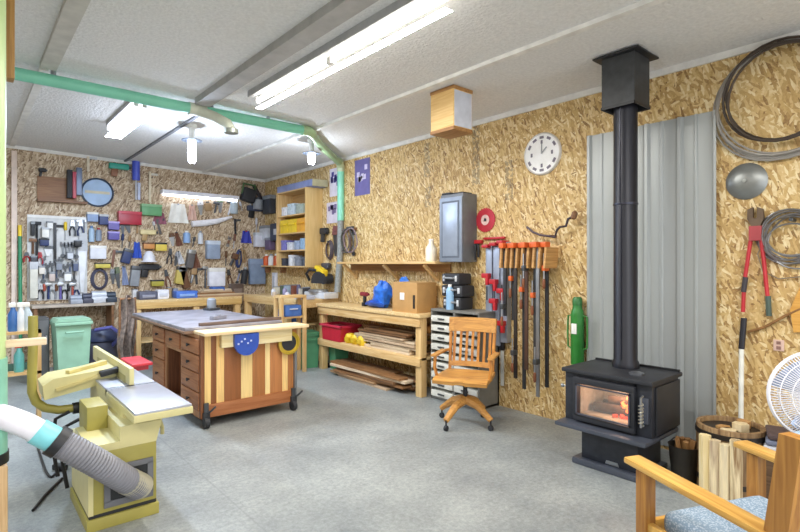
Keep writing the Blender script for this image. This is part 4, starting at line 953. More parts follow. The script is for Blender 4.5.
# ------------------------------------------------------------------ green bins
def wheelie(label, x, y, rz, s, c_, hs=None):
    hs = hs or s
    t = thing('waste_bin', label, 'bin', (x, y, 0), rz); gm_ = mat(c_, .45, 0, .08)
    MB().prism([(-.2*s, 0), (.2*s, 0), (.25*s, .74*hs), (-.25*s, .74*hs)], -.2*s, .22*s).build('tub', gm_, t)
    MB().bx(-.27*s, .27*s, -.25*s, .26*s, .74*hs, .78*hs, .01).build('rim', gm_, t)
    MB().prism([(-.26*s, 0), (.26*s, 0), (.22*s, .05*s), (-.22*s, .05*s)], -.24*s, .25*s, (0, 0, .785*hs)).build('lid', gm_, t)
    for sx in (-1, 1): MB().cyl((sx*.2*s, .25*s, .08*s), (sx*.24*s, .25*s, .08*s), .08*s).build('wheel', BLACK, t)
    MB().tube([(-.12*s, -.25*s, .66*hs), (-.12*s, -.28*s, .66*hs), (.12*s, -.28*s, .66*hs), (.12*s, -.25*s, .66*hs)], .012, 7).build('handle', gm_, t)
    return t
wheelie('pale green wheeled bin behind the jointer', 1.0, 7.25, 3, .72, '#8fb79b', .98)
wheelie('dark green bin between the two workbenches', 3.70, 6.33, -12, .6, '#4f8f68')
wheelie('small green bin under the left end of the pine bench', 3.98, 5.94, -5, .44, '#4a8a63')
t = thing('pine_stand', 'narrow open pine stand beside the drawer workbench, holding a blue case', 'stand', (3.33, 6.13, 0), 0)
MB().bx(-.19, .19, -.1, .1, 1.0, 1.035, .003).build('top', PINEX, t); MB().bx(-.17, .17, -.08, .08, .73, .755).build('shelf', PINEX, t)
for sx in (-1, 1):
    for sy in (-1, 1): MB().bx(sx*.17-.025, sx*.17+.025, sy*.075-.02, sy*.075+.02, 0, 1.0, .002).build('leg', PINEZ, t)
t = thing('tool_case', 'small blue tool case on the shelf of the pine stand', 'case', (3.33, 6.12, .755), 0)
MB().bx(-.12, .12, -.08, .08, 0, .15, .015).build('shell', mat('#4a72b8', .45, 0, .25), t); MB().tube([(-.05, -.08, .1), (-.05, -.1, .1), (.05, -.1, .1), (.05, -.08, .1)], .008, 7).build('handle', LGREY, t)
# left clutter
def bbox_y(x0, y0, x1, y1, Y):
    c0, c1 = at_y(x0, (y0+y1)/2, Y), at_y(x1, (y0+y1)/2, Y); a_, b_ = at_y((x0+x1)/2, y0, Y), at_y((x0+x1)/2, y1, Y)
    return (c0.x+c1.x)/2, b_.z, abs(c1.x-c0.x), abs(a_.z-b_.z)
x, z, w_, h = bbox_y(88, 325, 114, 362, 7.9)
t = thing('shop_vacuum', 'dark blue shop vacuum beside the pale green bin', 'vacuum', (x, 7.9, 0), 0)
MB().lathe([(.18, .03), (.2, .05), (.2, .4), (.17, .42)], 24).build('drum', mat('#4a4a58', .5), t); MB().lathe([(.21, .42), (.21, .47), (.15, .56), (.06, .58)], 24).build('lid', mat('#343c58', .45), t)
MB().tube([(.1, -.15, .35), (.2, -.3, .5), (.05, -.35, .62), (-.1, -.2, .58)], .025, 10).build('hose', mat('#6060a0', .5), t)
x, z, w_, h = bbox_y(37, 318, 49, 344, 7.4)
t = thing('side_cabinet', 'dark grey metal cabinet left of the pale green bin', 'cabinet', (x, 7.5, 0), 0)
MB().bx(-w_/2, w_/2, -.15, .2, 0, z+h, .006).build('body', mat('#4a4a4a', .5, .2), t); MB().bx(-w_/2+.01, w_/2-.01, -.165, -.15, .05, z+h-.03, .004).build('door', mat('#565656', .5, .2), t)
MB().bx(w_/2-.04, w_/2-.025, -.18, -.165, .5, .6).build('handle', STEEL, t)
t = thing('wall_workshelf', 'grey work shelf below the white tool board', 'shelf', (1.25, YB, .86), 0)
MB().bx(-.55, .42, -.4, -.003, 0, .035, .003).build('board', mat('#b8ab9c', .6), t)
MB().bx(-.53, -.49, -.38, -.003, -.86, 0).build('support', OLDW, t); MB().bx(.38, .41, -.38, -.003, -.86, 0).build('support', OLDW, t)
t = thing('hanging_cloth', 'brown mottled cloth draped at the end of the back bench', 'cloth', (1.62, 7.25, 0), 0)
MB().sheet(lambda u, v: ((u-.5)*.2+.02*math.sin(v*7), .05*math.sin(u*14+2*v)+.02*math.sin(v*9), 1.02-v*.85-.03*math.sin(u*9)), 22, 14, .012).build('drape', mat('#85756a', .9, 0, .5, 22, .3), t)
MB().cyl((-.09, .03, 0), (-.09, .03, 1.02), .014).cyl((.09, .03, 0), (.09, .03, 1.02), .014).cyl((-.1, .03, 1.0), (.1, .03, 1.0), .014).build('stand', OLDW, t)
# spray bottles and stick at left edge
for k, (px, py, c_, nm) in enumerate(((13, 318, '#3a6aa8', 'blue'), (21, 322, '#dfe4e8', 'white'), (19, 345, '#62b4b4', 'teal'), (27, 318, '#b9c6cc', 'grey'))):
    v = at_y(px, py, 5.6)
    t = thing('spray_can', '%s spray bottle on the rack at the left edge' % nm, 'bottle', (v.x, 5.6, (.86 if k != 2 else .50)), 0, 'bottles on the left rack')
    MB().lathe([(.035, 0), (.038, .01), (.038, .15), (.018, .19), (.018, .21)], 16).build('bottle', mat(c_, .35), t); MB().bx(-.03, .02, -.015, .015, .21, .25, .006).build('nozzle', mat('#d04030', .4) if k == 2 else WHITE, t)
x, z, w_, h = bbox_y(4, 342, 30, 346, 5.6)
t = thing('bottle_rack', 'small wooden rack of bottles at the left edge', 'rack', (x, 5.6, 0), 0)
MB().bx(-.17, .17, -.06, .06, .835, .86).build('upper_shelf', PINEX, t); MB().bx(-.17, .17, -.06, .06, .475, .50).build('lower_shelf', PINEX, t)
for sx in (-.155, .155): MB().bx(sx-.015, sx+.015, -.06, .06, 0, .86).build('upright', PINEZ, t)
x, z, w_, h = bbox_y(5, 340, 28, 346, 4.0)
solo(MB().box((0, 0, 0), (.17, .05, .035), None, .004), 'wood_offcut', wood('#d8bc96', '#e8d2b0', 'x'), 'pale wooden offcut tied to the green duct, left edge', 'offcut', (VX+.088+.075, 3.12, at_y(18, 343, 3.12).z))
# ------------------------------------------------------------------ back wall tools
def bb(x0, y0, x1, y1): return bbox_y(x0, y0, x1, y1, YB)
def wl(name, label, cat, box_, d=0.0, group=None):
    x, z, w_, h = bb(*box_)
    return thing(name, label, cat, (x, YB-d, z), 0, group), w_, h
t, w_, h = wl('tool_board', 'white tool board crowded with hand tools on the back wall', 'tool board', (27, 216, 87, 300))
PBX = t.location.x; MB().bx(-w_/2, w_/2, -.018, -.003, 0, h, .002).build('panel', mat('#d3d3d2', .5), t)
MB().bx(-w_/2, w_/2, -.03, -.018, h-.04, h).build('top_strip', mat('#eae9e6', .5), t)
def hammer(t, w_, h, m1, m2):
    MB().tube([(0, -.03, 0), (0, -.03, h*.9)], [.016, .012], 8).build('handle', m1, t)
    MB().box((0, -.03, h*.92), (max(w_, .09), .035, .045), None, .008).build('head', m2, t)
def driver(t, w_, h, m1, m2):
    MB().lathe([(.012, 0), (.02, .01), (.02, h*.4), (.01, h*.45)], 10, (0, -.03, h*.5)).build('handle', m1, t)
    MB().cyl((0, -.03, 0), (0, -.03, h*.55), .007).build('shaft', m2, t)
def pliers(t, w_, h, m1, m2):
    for s_ in (-1, 1): MB().tube([(s_*.03, -.025, 0), (s_*.035, -.025, h*.3), (s_*.008, -.025, h*.62)], .011, 7).build('handle', m1, t)
    MB().prism([(-.03, 0), (.03, 0), (.018, h*.38), (-.018, h*.38)], -.035, -.015, (0, 0, h*.6)).build('jaw', m2, t)
def wrench(t, w_, h, m1, m2):
    MB().box((0, -.025, h*.5), (.022, .012, h*.8), None, .004).build('shank', m1, t)
    MB().prism([(-.03, 0), (-.012, .0), (-.012, .03), (.012, .03), (.012, 0), (.03, 0), (.03, .05), (.012, .07), (-.012, .07), (-.03, .05)], -.033, -.018, (0, 0, h), (0, 180, 0)).build('open_end', m2, t)
    MB().lathe([(.03, -.008), (.03, .008)], 12, (0, -.025, .03), (90, 0, 0)).build('ring_end', m2, t)
def handsaw(t, w_, h, m1, m2):
    MB().prism([(-w_*.45, h*.3), (w_*.45, h*.3), (w_*.2, 0), (-w_*.1, 0)][::-1] if False else [(-w_*.2, 0), (w_*.1, 0), (w_*.45, h*.72), (-w_*.45, h*.72)], -.024, -.02).build('blade', m2, t)
    MB().prism([(-w_*.5, h*.7), (w_*.5, h*.7), (w_*.45, h), (-w_*.3, h)], -.04, -.012).build('handle', m1, t)
def square(t, w_, h, m1, m2):
    MB().box((-w_*.3, -.025, h*.5), (.035, .012, h), None, .003).build('stock', m1, t)
    MB().box((.02, -.025, h*.92), (max(w_, .12), .006, .035), None, .001).build('blade', m2, t)
def can(t, w_, h, m1, m2):
    r_ = max(.025, w_*.5); MB().lathe([(r_*.95, 0), (r_, .008), (r_, h*.78), (r_*.6, h*.86)], 16, (0, -r_-.005, 0)).build('body', m1, t)
    MB().lathe([(r_*.5, h*.86), (r_*.5, h)], 12, (0, -r_-.005, 0)).build('cap', m2, t)
def boxy(t, w_, h, m1, m2):
    MB().bx(-w_/2, w_/2, -.11, 0, 0, h, .012).build('body', m1, t); MB().bx(-w_/2-.003, w_/2+.003, -.114, 0, h*.8, h+.004, .006).build('lid', m2, t)
def loop(t, w_, h, m1, m2):
    o_ = MB()
    for k in range(3): o_.tube([((w_/2-.012*k-.01)*math.cos(2*PI*i/20), -.02-.014*k, h/2+(h/2-.012*k-.01)*math.sin(2*PI*i/20)) for i in range(20)], .010, 6, True)
    o_.build('coil', m1, t); MB().cyl((0, 0, h*.93), (0, -.07, h*.93), .009).build('hook', m2, t)
def cloth(t, w_, h, m1, m2):
    MB().sheet(lambda u, v: ((u-.5)*w_*(1-.35*(1-v)), -.03-.015*math.sin(u*11+v*2), h*(1-v)), 12, 8, .008).build('fabric', m1, t); MB().cyl((0, 0, h*.98), (0, -.045, h*.98), .012).build('hook', m2, t)
def gadget(t, w_, h, m1, m2):     # power-tool silhouette
    MB().box((0, -.05, h*.72), (w_, .075, h*.42), None, .02, 3).build('motor', m1, t)
    MB().box((-w_*.22, -.05, h*.3), (w_*.32, .055, h*.62), (0, 8, 0), .012).build('grip', m2, t)
    MB().cyl((w_*.4, -.05, h*.72), (w_*.62, -.05, h*.72), h*.1).build('chuck', DKSTEEL, t)
FN = dict(hammer=hammer, screwdriver=driver, pliers=pliers, wrench=wrench, hand_saw=handsaw, try_square=square, spray_can=can, tool_box=boxy, cable_coil=loop, rag=cloth, power_tool=gadget)
def put(kind, box_, label, m1, m2=STEEL, cat=None, name=None, d=0.0, group=None):
    t, w_, h = wl(name or kind, label, cat or kind.replace('_', ' '), box_, d, group); FN[kind](t, w_, h, m1, m2)
    if kind not in ('tool_box', 'cable_coil', 'rag'): MB().cyl((0, .001, h*.82), (0, -.045, h*.82), .006, seg=8).build('peg', DKSTEEL, t)
    return t
D = .018
put('hammer', (32, 220, 41, 262), 'black handled hammer at the top left of the white tool board', BLK2, BLK2, d=D)
put('try_square', (53, 223, 61, 262), 'black square in the middle of the white tool board', BLACK, BLK2, d=D)
put('screwdriver', (62, 221, 68, 240), 'yellow handled screwdriver high on the white tool board', YELLOW, STEEL, d=D)
put('tool_box', (41, 228, 48, 238), 'small white pouch high on the white tool board', WHITE, LGREY, 'pouch', 'pouch', d=D)
put('tool_box', (39, 239, 48, 246), 'navy tape case under the white pouch on the tool board', NAVY, BLACK, 'tape', 'tape_measure', d=D)
put('pliers', (36, 252, 43, 264), 'red handled pliers left on the white tool board', RED, RED, d=D)
put('pliers', (24, 252, 29, 262), 'red handled pliers beside the left edge of the tool board', RED, DKSTEEL)
put('hand_saw', (77, 233, 87, 292), 'pale grey saw at the right edge of the white tool board', LGREY, mat('#d5d8dd', .4, .3), d=D)
put('tool_box', (73, 241, 80, 247), 'small black block on the pale saw of the tool board', BLACK, DKSTEEL, 'block', 'magnet_block', d=.06)
put('tool_box', (29, 262, 37, 298), 'cream rack panel low on the left of the tool board', mat('#d8d5c8', .5), LGREY, 'rack', 'holder', d=D)
for k in range(8):
    x = 41+k*4.4; put('wrench', (x, 256+(k*7) % 9, x+4, 283-(k*5) % 7), 'steel wrench in the middle row of the tool board, %s from left' % ORD[k], DKSTEEL if k % 3 else mat('#44506a', .4, .5), DKSTEEL, d=D, group='wrenches on the tool board')
for k in range(10):
    x = 38+k*4; put(('pliers', 'screwdriver', 'hammer')[k % 3], (x, 283, x+4, 299), '%s in the bottom row of the tool board, %s from left' % (('pliers', 'short screwdriver', 'small hammer')[k % 3], ORD[k]), (BLK2, mat('#b85a4a', .5), NAVY, GREY, BROWN, PURPLE, BLACK)[k % 7], STEEL, d=D, group='small tools in the bottom row')
for k in range(5):
    x = 61+k*3.4; put('wrench', (x, 242+k % 2, x+3, 258+k % 3), 'small grey spanner under the yellow screwdriver, %s from left' % ORD[k], GREY, DKSTEEL, d=D, group='small spanners')
for k in range(4):
    x = 70+k*4; put(('pliers', 'try_square')[k % 2], (x, 220, x+4, 236), 'dark %s at the top right of the tool board, %s from left' % (('pliers', 'square')[k % 2], ORD[k]), (BLK2, GREY, NAVY, DKSTEEL)[k], STEEL, d=D, group='dark tools at the top right')
put('tool_box', (30, 222, 34, 236), 'dark sheath at the top left corner of the tool board', BLK2, GREY, 'sheath', 'tool_sheath', d=D)
put('hand_saw', (43, 246, 53, 256), 'small dark saw under the navy tape case', DKSTEEL, STEEL, d=D)
for k, (b4, c_, nm) in enumerate((((46, 222, 52, 229), '#e8e8e6', 'white'), ((30, 256, 36, 264), '#4a4a50', 'charcoal'), ((55, 262, 61, 270), '#8d93a0', 'grey'), ((63, 272, 70, 281), '#f0f0f0', 'bright white'), ((72, 262, 77, 271), '#5a6480', 'slate blue'), ((48, 272, 54, 281), '#c8b8b0', 'pinkish'), ((38, 266, 44, 274), '#e4dcd0', 'cream'), ((66, 252, 72, 259), '#d0d4dc', 'silver'))):
    put('tool_box', b4, '%s small holder among the wrenches on the tool board' % nm, mat(c_, .5), GREY, 'holder', 'small_holder', d=D, group='small holders on the tool board')
put('hammer', (30, 239, 35, 254), 'brown mallet at the left edge of the tool board', BROWN, OLDW, d=D)
# green pole with yellow grip
v = at_y(20, 225, YB-.1)
t = thing('broom', 'green handled broom with yellow tip at the far left', 'broom', (v.x, YB-.12, 0), 0)
MB().cyl((0, -.1, .12), (0, .04, v.z-.15), .022).build('handle', mat('#2f8a62', .4), t); MB().cyl((0, .04, v.z-.15), (0, .05, v.z), .022).build('tip', YELLOW, t)
MB().bx(-.16, .16, -.14, -.07, 0, .14, .02).build('bristles', mat('#4a6a58', .8), t)
# top row
t, w_, h = wl('wooden_holder', 'brown wooden tool holder high on the back wall', 'tool holder', (37, 178, 86, 203))
MB().bx(-w_/2, w_/2, -.12, -.003, 0, .03).build('ledge', OLDW, t); MB().bx(-w_/2, w_*.3, -.02, -.003, .03, h).build('back', wood('#7c5434', '#9c7048', 'x'), t)
put('power_tool', (38, 168, 46, 177), 'small black grinder above the wooden holder', BLK2, BLACK, 'grinder')
t, w_, h = wl('steel_tool', 'red and steel tool standing in the wooden holder', 'tool', (66, 168, 81, 199), .02)
MB().bx(-w_/2, -w_*.15, -.1, -.01, .0, h*.9, .01).build('grey_side', BLK2, t); MB().bx(-w_*.15, w_*.1, -.1, -.01, 0, h*.85, .01).build('red_bar', mat('#b84858', .4), t); MB().bx(w_*.1, w_*.5, -.09, -.01, .05, h, .01).build('steel_body', mat('#6f7a90', .4, .4), t)
x, z, w_, h = bb(83, 178, 111, 207)
t = thing('round_plaque', 'round blue and white plaque with a dark rim', 'plaque', (x, YB, z+h/2), 0)
r_ = h/2
MB().lathe([(r_, 0), (r_, .03), (r_*.9, .035), (r_*.88, .02)], 32, (0, 0, 0), (90, 0, 0)).build('rim', mat('#26344a', .4), t)
MB().lathe([(r_*.9, 0), (r_*.9, .022)], 32, (0, 0, 0), (90, 0, 0)).build('face', mat('#9db8d8', .4, 0, .15, 5), t)
MB().box((0, -.024, .0), (r_*1.5, .004, .04), None).build('band', mat('#c9c2a8', .5), t)
put('power_tool', (108, 163, 128, 177), 'teal cordless tool high on the back wall', mat('#2fa08c', .4), mat('#8a5a3c', .5), 'power tool')
t, w_, h = wl('caulk_gun', 'blue and grey caulking gun hung high on the back wall', 'caulking gun', (130, 157, 140, 200))
MB().lathe([(.05, h*.45), (.055, h*.47), (.055, h*.95), (.02, h)], 16, (0, -.06, 0)).build('tube', mat('#4a5cc8', .4), t); MB().cyl((0, -.06, 0), (0, -.06, h*.46), .012).build('rod', LGREY, t); MB().bx(.02, .06, -.075, -.045, 0, h*.4, .008).build('trigger', mat('#b9c2dc', .4), t)
put('try_square', (86, 157, 95, 172), 'pale square pinned beside the teal tool', mat('#d9cdb6', .5), LGREY)
put('try_square', (148, 172, 156, 203), 'long pale square hung left of the white lamp', mat('#d8cbb0', .5), mat('#d8d4c8', .5))
# wall lamp
x, z, w_, h = bb(160, 192, 236, 198)
t = thing('wall_tube_lamp', 'long white tube lamp across the back wall', 'lamp', (x, YB, z-.02), 0)
MB().prism([(-w_/2, 0), (w_/2, 0), (w_/2, .06), (-w_/2, .06)], -.14, -.003, (0, 0, .035)).build('housing', mat('#e8e8f0', .4), t)
MB().cyl((-w_/2+.02, -.09, .018), (w_/2-.02, -.09, .018), .016).build('tube', glow('#eef2ff', 5), t)
q = [at_y(a_, b_, YB-.05) for a_, b_ in ((192, 224), (205, 223), (218, 221), (232, 217))]
solo(MB().tube([(v_.x-q[1].x, v_.y-q[1].y, v_.z-q[1].z) for v_ in q], [.05, .055, .045, .02], 10), 'white_tube', mat('#ecebef', .4), 'white tapering piece hung slanting under the long wall lamp', 'tube', q[1])
# middle items
put('tool_box', (117, 212, 140, 225), 'red metal tank lying on a bracket beside the blue boxes', mat('#a82338', .35), mat('#c24050', .4), 'tank', 'red_tank')
put('tool_box', (140, 205, 160, 216), 'green case above the red tank', mat('#5f9a68', .45), mat('#89b889', .5), 'case', 'green_case')
put('rag', (167, 204, 188, 223), 'white cloth hanging below the long wall lamp', mat('#e9e7df', .8), STEEL, 'cloth')
put('rag', (187, 205, 196, 220), 'pink cloth hanging right of the white cloth', mat('#d9b4a4', .8), STEEL, 'cloth')
put('rag', (152, 213, 166, 224), 'dull red cloth left of the white cloth', mat('#94596a', .8), STEEL, 'cloth')
put('tool_box', (86, 213, 97, 222), 'light blue box above the tool board', mat('#8fa4c8', .5), WHITE, 'box', 'storage_box')
put('tool_box', (98, 215, 107, 225), 'navy box left of the red tank', mat('#3e4a78', .5), LGREY, 'box', 'storage_box')
put('spray_can', (88, 226, 94, 242), 'pale blue can under the light blue box', mat('#a8c0d6', .4), mat('#5c86b8', .4), 'can')
put('spray_can', (95, 228, 101, 241), 'red capped grey can right of the pale blue can', mat('#8d9cb0', .4), RED, 'can')
put('tool_box', (107, 222, 118, 230), 'upper violet box right of the cans', PURPLE, mat('#b9a8e0', .5), 'box', 'storage_box')
put('tool_box', (107, 232, 118, 240), 'lower violet box right of the cans', mat('#6058a0', .5), mat('#a89cd8', .5), 'box', 'storage_box')
put('tool_box', (89, 246, 105, 259), 'white tray between tool board and violet boxes', mat('#dedfe6', .5), WHITE, 'tray', 'wall_tray')
put('cable_coil', (90, 268, 108, 290), 'dark grey cable coil right of the tool board', mat('#46465a', .5), DKSTEEL)
put('tool_box', (94, 263, 109, 268), 'yellow level above the dark cable coil', mat('#cdbd55', .5), BLACK, 'level', 'spirit_level')
put('power_tool', (139, 229, 155, 241), 'cream drill under the green case', mat('#dccb98', .4), mat('#a8895a', .5), 'drill', 'wall_drill')
put('rag', (132, 242, 141, 258), 'blue glove hung in the middle of the back wall', mat('#3a5cc0', .7), STEEL, 'glove', 'work_glove')
put('tool_box', (142, 243, 153, 249), 'orange tan block right of the blue glove', mat('#c98a4c', .5), BROWN, 'block', 'sanding_block')
put('tool_box', (154, 243, 165, 251), 'yellow tape case in the middle of the back wall', mat('#d9c050', .45), BLACK, 'tape', 'tape_measure')
t, w_, h = wl('hard_hat', 'white cap hung on the middle of the back wall', 'hat', (139, 251, 155, 262))
MB().lathe([(w_*.5, 0), (w_*.48, .012), (w_*.38, .02), (w_*.36, h*.5), (w_*.2, h*.95), (.01, h)], 20, (0, -w_*.5, 0)).build('shell', mat('#dfdfe6', .4), t)
put('power_tool', (138, 263, 158, 277), 'black circular saw body under the white cap', BLK2, BLACK, 'power saw', 'circular_saw')
put('tool_box', (150, 280, 162, 286), 'olive block low on the middle of the back wall', mat('#a89f3c', .5), BLACK, 'block', 'sanding_block')
put('spray_can', (182, 231, 189, 243), 'white and blue can right of centre on the back wall', mat('#8fb0dc', .4), WHITE, 'can')
put('spray_can', (197, 231, 202, 244), 'slim white can right of the blue topped can', mat('#d8dce2', .4), GREY, 'can')
put('tool_box', (205, 241, 218, 259), 'grey blue case above the white sheet', mat('#93a2b8', .45), mat('#c9d4e2', .5), 'case', 'tool_box')
put('tool_box', (207, 268, 223, 286), 'white paper sheet pinned over the back bench', mat('#ededf6', .6), WHITE, 'paper', 'paper_pad')
put('rag', (240, 231, 251, 243), 'deep blue cloth high in the right part of the back wall', mat('#3840a8', .7), RED, 'cloth')
put('tool_box', (253, 233, 263, 247), 'white box right of the deep blue cloth', mat('#dcdde6', .5), LGREY, 'box', 'storage_box')
put('tool_box', (248, 259, 263, 284), 'blue grey electrical panel box near the right corner', mat('#7d8ea6', .45), mat('#8a9bb4', .45), 'panel box', 'electrical_box')
t = thing('small_ledge', 'small pine ledge on the right wall by the back corner', 'shelf', (W, 8.13, 1.40), RW)
MB().bx(-.4, .42, -.13, -.003, 0, .025, .002).build('board', PINEX, t); MB().bx(-.3, -.27, -.1, -.003, -.1, 0).build('bracket', OLDW, t); MB().bx(.27, .3, -.1, -.003, -.1, 0).build('bracket', OLDW, t)
for k, (c_, nm) in enumerate((('#d8602c', 'orange'), ('#e6e4e0', 'white'), ('#c85a2c', 'rust orange'), ('#3c4048', 'black'))):
    t = thing('spray_can', '%s can on the small ledge by the back corner' % nm, 'can', (W-.075, 8.42-.19*k, 1.425), RW, 'cans on the corner ledge')
    MB().lathe([(.05, 0), (.055, .01), (.055, .14), (.03, .17)], 16).build('body', mat(c_, .4), t); MB().lathe([(.03, .17), (.03, .2)], 12).build('cap', WHITE if k != 1 else GREY, t)
t = thing('white_strip', 'tall white strip on the right wall below the small ledge', 'strip', (W, 8.2, .96), RW)
MB().bx(-.06, .06, -.05, -.001, 0, .34, .004).build('strip_body', mat('#dfe1ec', .5), t); MB().bx(-.03, .03, -.055, -.05, .05, .28).build('groove', LGREY, t)
def put_r(kind, px, y0, y1, wm, label, m1, m2=STEEL, cat=None, group=None):
    a_, b_ = at_x(px, y1), at_x(px, y0)
    t = thing(kind, label, cat or kind.replace('_', ' '), (W, a_.y, a_.z), RW, group); FN[kind](t, wm, b_.z-a_.z, m1, m2)
    if kind not in ('tool_box', 'cable_coil', 'rag'): MB().cyl((0, .0, (b_.z-a_.z)*.82), (0, -.045, (b_.z-a_.z)*.82), .006, seg=8).build('peg', DKSTEEL, t)
for k, (kd, px, y0_, y1_, wm_, m1_, nm) in enumerate((('power_tool', 327, 227, 242, .16, BLK2, 'black'), ('cable_coil', 331, 240, 260, .2, mat('#54484c', .5), 'dusky brown'), ('hand_saw', 337, 226, 256, .16, mat('#7a4a48', .5), 'red brown'), ('pliers', 340, 244, 260, .12, mat('#83505a', .5), 'dull red'), ('hammer', 352, 226, 252, .16, mat('#5e4640', .5), 'brown'), ('power_tool', 329, 262, 276, .18, mat('#4c4c50', .5), 'charcoal'), ('wrench', 355, 230, 256, .1, GREY, 'grey'))):
    put_r(kd, px, y0_, y1_, wm_, '%s %s hung on the right wall near the grey flexible duct hose' % (nm, kd.replace('_', ' ')), m1_, DKSTEEL, group='tools by the duct hose')
for k, (px, y0_, y1_, wm_, c_, nm) in enumerate(((272, 196, 214, .3, '#3e4148', 'charcoal'), (268, 226, 240, .3, '#c9ccd4', 'pale grey'), (273, 238, 250, .2, '#6a5a78', 'plum'))):
    put_r('tool_box', px, y0_, y1_, wm_, '%s case hung on the right wall by the back corner' % nm, mat(c_, .5, 0, .2), GREY, 'case', 'cases by the back corner')
# big dark machines at upper right of the back wall
t, w_, h = wl('chain_saw', 'black chain saw hung high near the right corner', 'chain saw', (237, 184, 262, 206))
MB().box((-w_*.15, -.1, h*.45), (w_*.5, .15, h*.6), (0, 15, 0), .03, 3).build('engine', BLK2, t); MB().box((w_*.28, -.08, h*.55), (w_*.8, .02, .07), (0, 58, 0), .01).build('guide_bar', mat('#3a3338', .5, .3), t)
MB().tube([(-w_*.4, -.1, h*.5), (-w_*.35, -.12, h*.95), (w_*.1, -.12, h*.9), (w_*.12, -.1, h*.6)], .02, 8).build('handle', mat('#4a6a3a', .5), t)
put('power_tool', (246, 205, 261, 218), 'dark blue grinder below the black chain saw', mat('#3a4258', .5), BLACK, 'grinder', 'angle_grinder')
t = thing('tool_box', 'black case on the right wall left of the yellow bins', 'case', (W, 8.0, 1.85), RW)
MB().bx(-.2, .2, -.12, -.001, 0, .3, .02).build('body', mat('#3c4458', .5), t); MB().bx(-.05, .05, -.13, -.12, .1, .2, .004).build('latch', LGREY, t)
put('spray_can', (229, 200, 236, 214), 'pale can beside the chain saw', mat('#b9c8d0', .4), LGREY, 'can')
# scattered smaller hand tools, right half of the wall
kinds = ['pliers', 'hammer', 'screwdriver', 'wrench', 'try_square', 'cable_coil', 'hand_saw', 'power_tool', 'spray_can', 'tool_box', 'rag']
cols = [BLK2, BROWN, DKSTEEL, mat('#5f5a58', .5), mat('#7a4f3c', .5), NAVY, mat('#5a4a50', .5), GREY, mat('#a88860', .6), mat('#5c6a50', .5), mat('#d6d6da', .5), mat('#8f9ab8', .5), mat('#c9b45c', .5)]
cn = {BLK2: 'black', BROWN: 'brown', DKSTEEL: 'dark steel', NAVY: 'navy', GREY: 'grey'}
cname = ['black', 'brown', 'dark steel', 'charcoal', 'russet', 'navy', 'plum brown', 'grey', 'tan', 'olive', 'white', 'pale blue', 'yellowish']
taken = [(140, 206, 160, 215), (140, 230, 155, 240), (133, 244, 140, 257), (143, 244, 164, 261), (139, 264, 157, 276), (151, 281, 161, 285), (206, 243, 217, 257), (208, 269, 222, 285), (241, 233, 250, 242), (249, 260, 262, 283), (183, 232, 189, 242), (198, 232, 202, 243), (168, 204, 196, 221), (193, 216, 232, 225), (254, 235, 262, 246), (107, 223, 117, 239), (92, 270, 107, 289)]
rr = random.Random(21)
rows = [('topmost', 200, 213, 198), ('second', 219, 233, 120), ('third', 234, 249, 119), ('fourth', 250, 266, 110), ('lowest', 268, 286, 110)]
for rn, y0_, y1_, x in rows:
    i = 0
    while x < 259:
        w_ = rr.choice((5, 6, 6, 7, 9)); b4 = (x, y0_ + rr.randint(-2, 2), x+w_, y1_ + rr.randint(-3, 2))
        hit = any(b4[0] < q_[2] and b4[2] > q_[0] and b4[1] < q_[3] and b4[3] > q_[1] for q_ in taken)
        if not hit and i < len(ORD):
            kd = rr.choice(kinds); ci = rr.randrange(len(cols))
            put(kd, b4, '%s %s in the %s tool row of the back wall, %s from left' % (cname[ci], kd.replace('_', ' '), rn, ORD[i]), cols[ci], DKSTEEL if rr.random() < .6 else STEEL, group='hand tools on the back wall').rotation_euler[1] = rr.uniform(-.3, .3)
            i += 1
        x += w_ + (0 if not hit else 1)
# on the back bench
def on_bench(px, py, w_, d_, h, label, cat, name, c_, c2, round_=False):
    v = at_y(px, py, 8.2)
    t = thing(name, label, cat, (v.x, 8.2, .925), 0)
    if round_: MB().lathe([(w_/2, 0), (w_/2, h*.8), (w_*.3, h)], 18).build('body', mat(c_, .45), t)
    else: MB().bx(-w_/2, w_/2, -d_/2, d_/2, 0, h, .015).build('body', mat(c_, .45, 0, .15), t)
    MB().bx(-w_*.35, w_*.35, -d_/2-.012, -d_/2+.02, h*.25, h*.6, .006).build('front_panel', mat(c2, .45), t)
on_bench(147, 292, .25, .2, .12, 'dark grey machine on the left of the back bench', 'machine', 'bench_grinder', '#55586a', '#8d90a0')
on_bench(162, 292, .16, .16, .14, 'white box on the back bench beside the grey machine', 'box', 'white_box', '#e4e4ea', '#c9ccd6')
on_bench(185, 292, .32, .22, .11, 'blue case lying on the back bench', 'case', 'blue_tool_case', '#4a74c8', '#88a8dc')
on_bench(217, 290, .2, .16, .16, 'blue tub on the back bench under the white sheet', 'tub', 'blue_tub', '#3a66b0', '#6a90cc')
on_bench(236, 290, .2, .18, .2, 'dark brown vise on the right half of the back bench', 'vise', 'bench_vise', '#57463c', '#7a6a60')
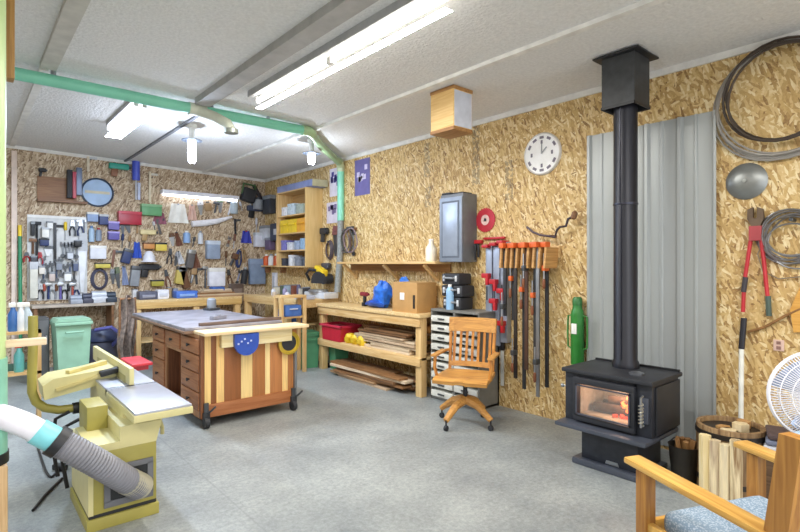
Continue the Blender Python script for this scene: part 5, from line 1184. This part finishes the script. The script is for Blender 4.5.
for k, (px, w_, h, c_, nm) in enumerate(((88, .14, .14, '#4a4c5c', 'dark slate'), (99, .2, .17, '#c6cad2', 'silver'), (110, .16, .15, '#3c4654', 'dark blue'), (76, .15, .12, '#9aa0ac', 'grey'))):
    v = at_y(px, 295, 8.4)
    t = thing('bench_gadget', '%s machine on the shelf below the tool board' % nm, 'machine', (v.x, 8.42, .895), 0, 'machines below the tool board')
    MB().bx(-w_/2, w_/2, -.1, .1, 0, h*.5, .012).build('base', mat(c_, .4, .2), t); MB().cyl((-w_*.45, 0, h*.65), (w_*.45, 0, h*.65), h*.35).build('motor', mat(c_, .4, .2), t)
rr = random.Random(12)
for k in range(11):
    c_, nm = (('#d8d8dc', 'white'), ('#6d6a72', 'grey'), ('#40506c', 'navy'), ('#b39a78', 'tan'), ('#8a8fa8', 'lilac grey'), ('#3a3a3e', 'black'), ('#c8c4bc', 'cream'), ('#7c4a3c', 'rust'), ('#9db0c4', 'pale blue'), ('#5a6a58', 'moss'), ('#dcd8c8', 'ivory'))[k]
    if k < 5: loc, rz_, pl_ = (1.98+.09*k+.22*(k > 2), 8.46, .925), 0, 'at the back of the long back bench'
    else: loc, rz_, pl_ = (3.98-.02*(k % 3), 6.75+.2*(k-5), .955), RW, 'at the back of the corner bench'
    t = thing('parts_box', '%s little box %s' % (nm, pl_), 'box', loc, rz_, 'little boxes on the benches'); w_, h = rr.uniform(.05, .08), rr.uniform(.07, .17)
    MB().bx(-w_/2, w_/2, -.05, .05, 0, h, .005).build('body', mat(c_, .5, 0, .15), t); MB().bx(-w_/2-.002, w_/2+.002, -.052, .052, h, h+.012, .003).build('lid', GREY, t)
# pile of lumber on the back bench right end / near corner
for k in range(5):
    L = .9-.08*k
    o = solo(MB().bx(-L/2, L/2, -.05, .05, 0, .024, .002), 'board', (WM+[BROWN])[k], 'loose plank heaped at the right end of the back bench, %s from the bottom' % ORD[k], 'board', (3.15, 8.12+.01*k, .9255+.0245*k), 4*k-6, 'planks on the back bench')
# ------------------------------------------------------------------ camera and view
cam = bpy.data.cameras.new('camera'); co = bpy.data.objects.new('camera', cam); C.objects.link(co)
cam.sensor_width = 36; cam.lens = FPX/800*36; cam.shift_y = (266-HOR)/800*-1 if False else -(HOR-266)/800*-1
co.location = (0, 0, CAM_H)
co.rotation_euler = (PI/2, 0, -math.atan2(.652, .759))
cam.clip_start = .05
bpy.context.scene.camera = co
vs = bpy.context.scene.view_settings
vs.view_transform = 'Standard'; vs.look = 'None'; vs.exposure = 0.45; vs.gamma = 1; vs.use_curve_mapping = False
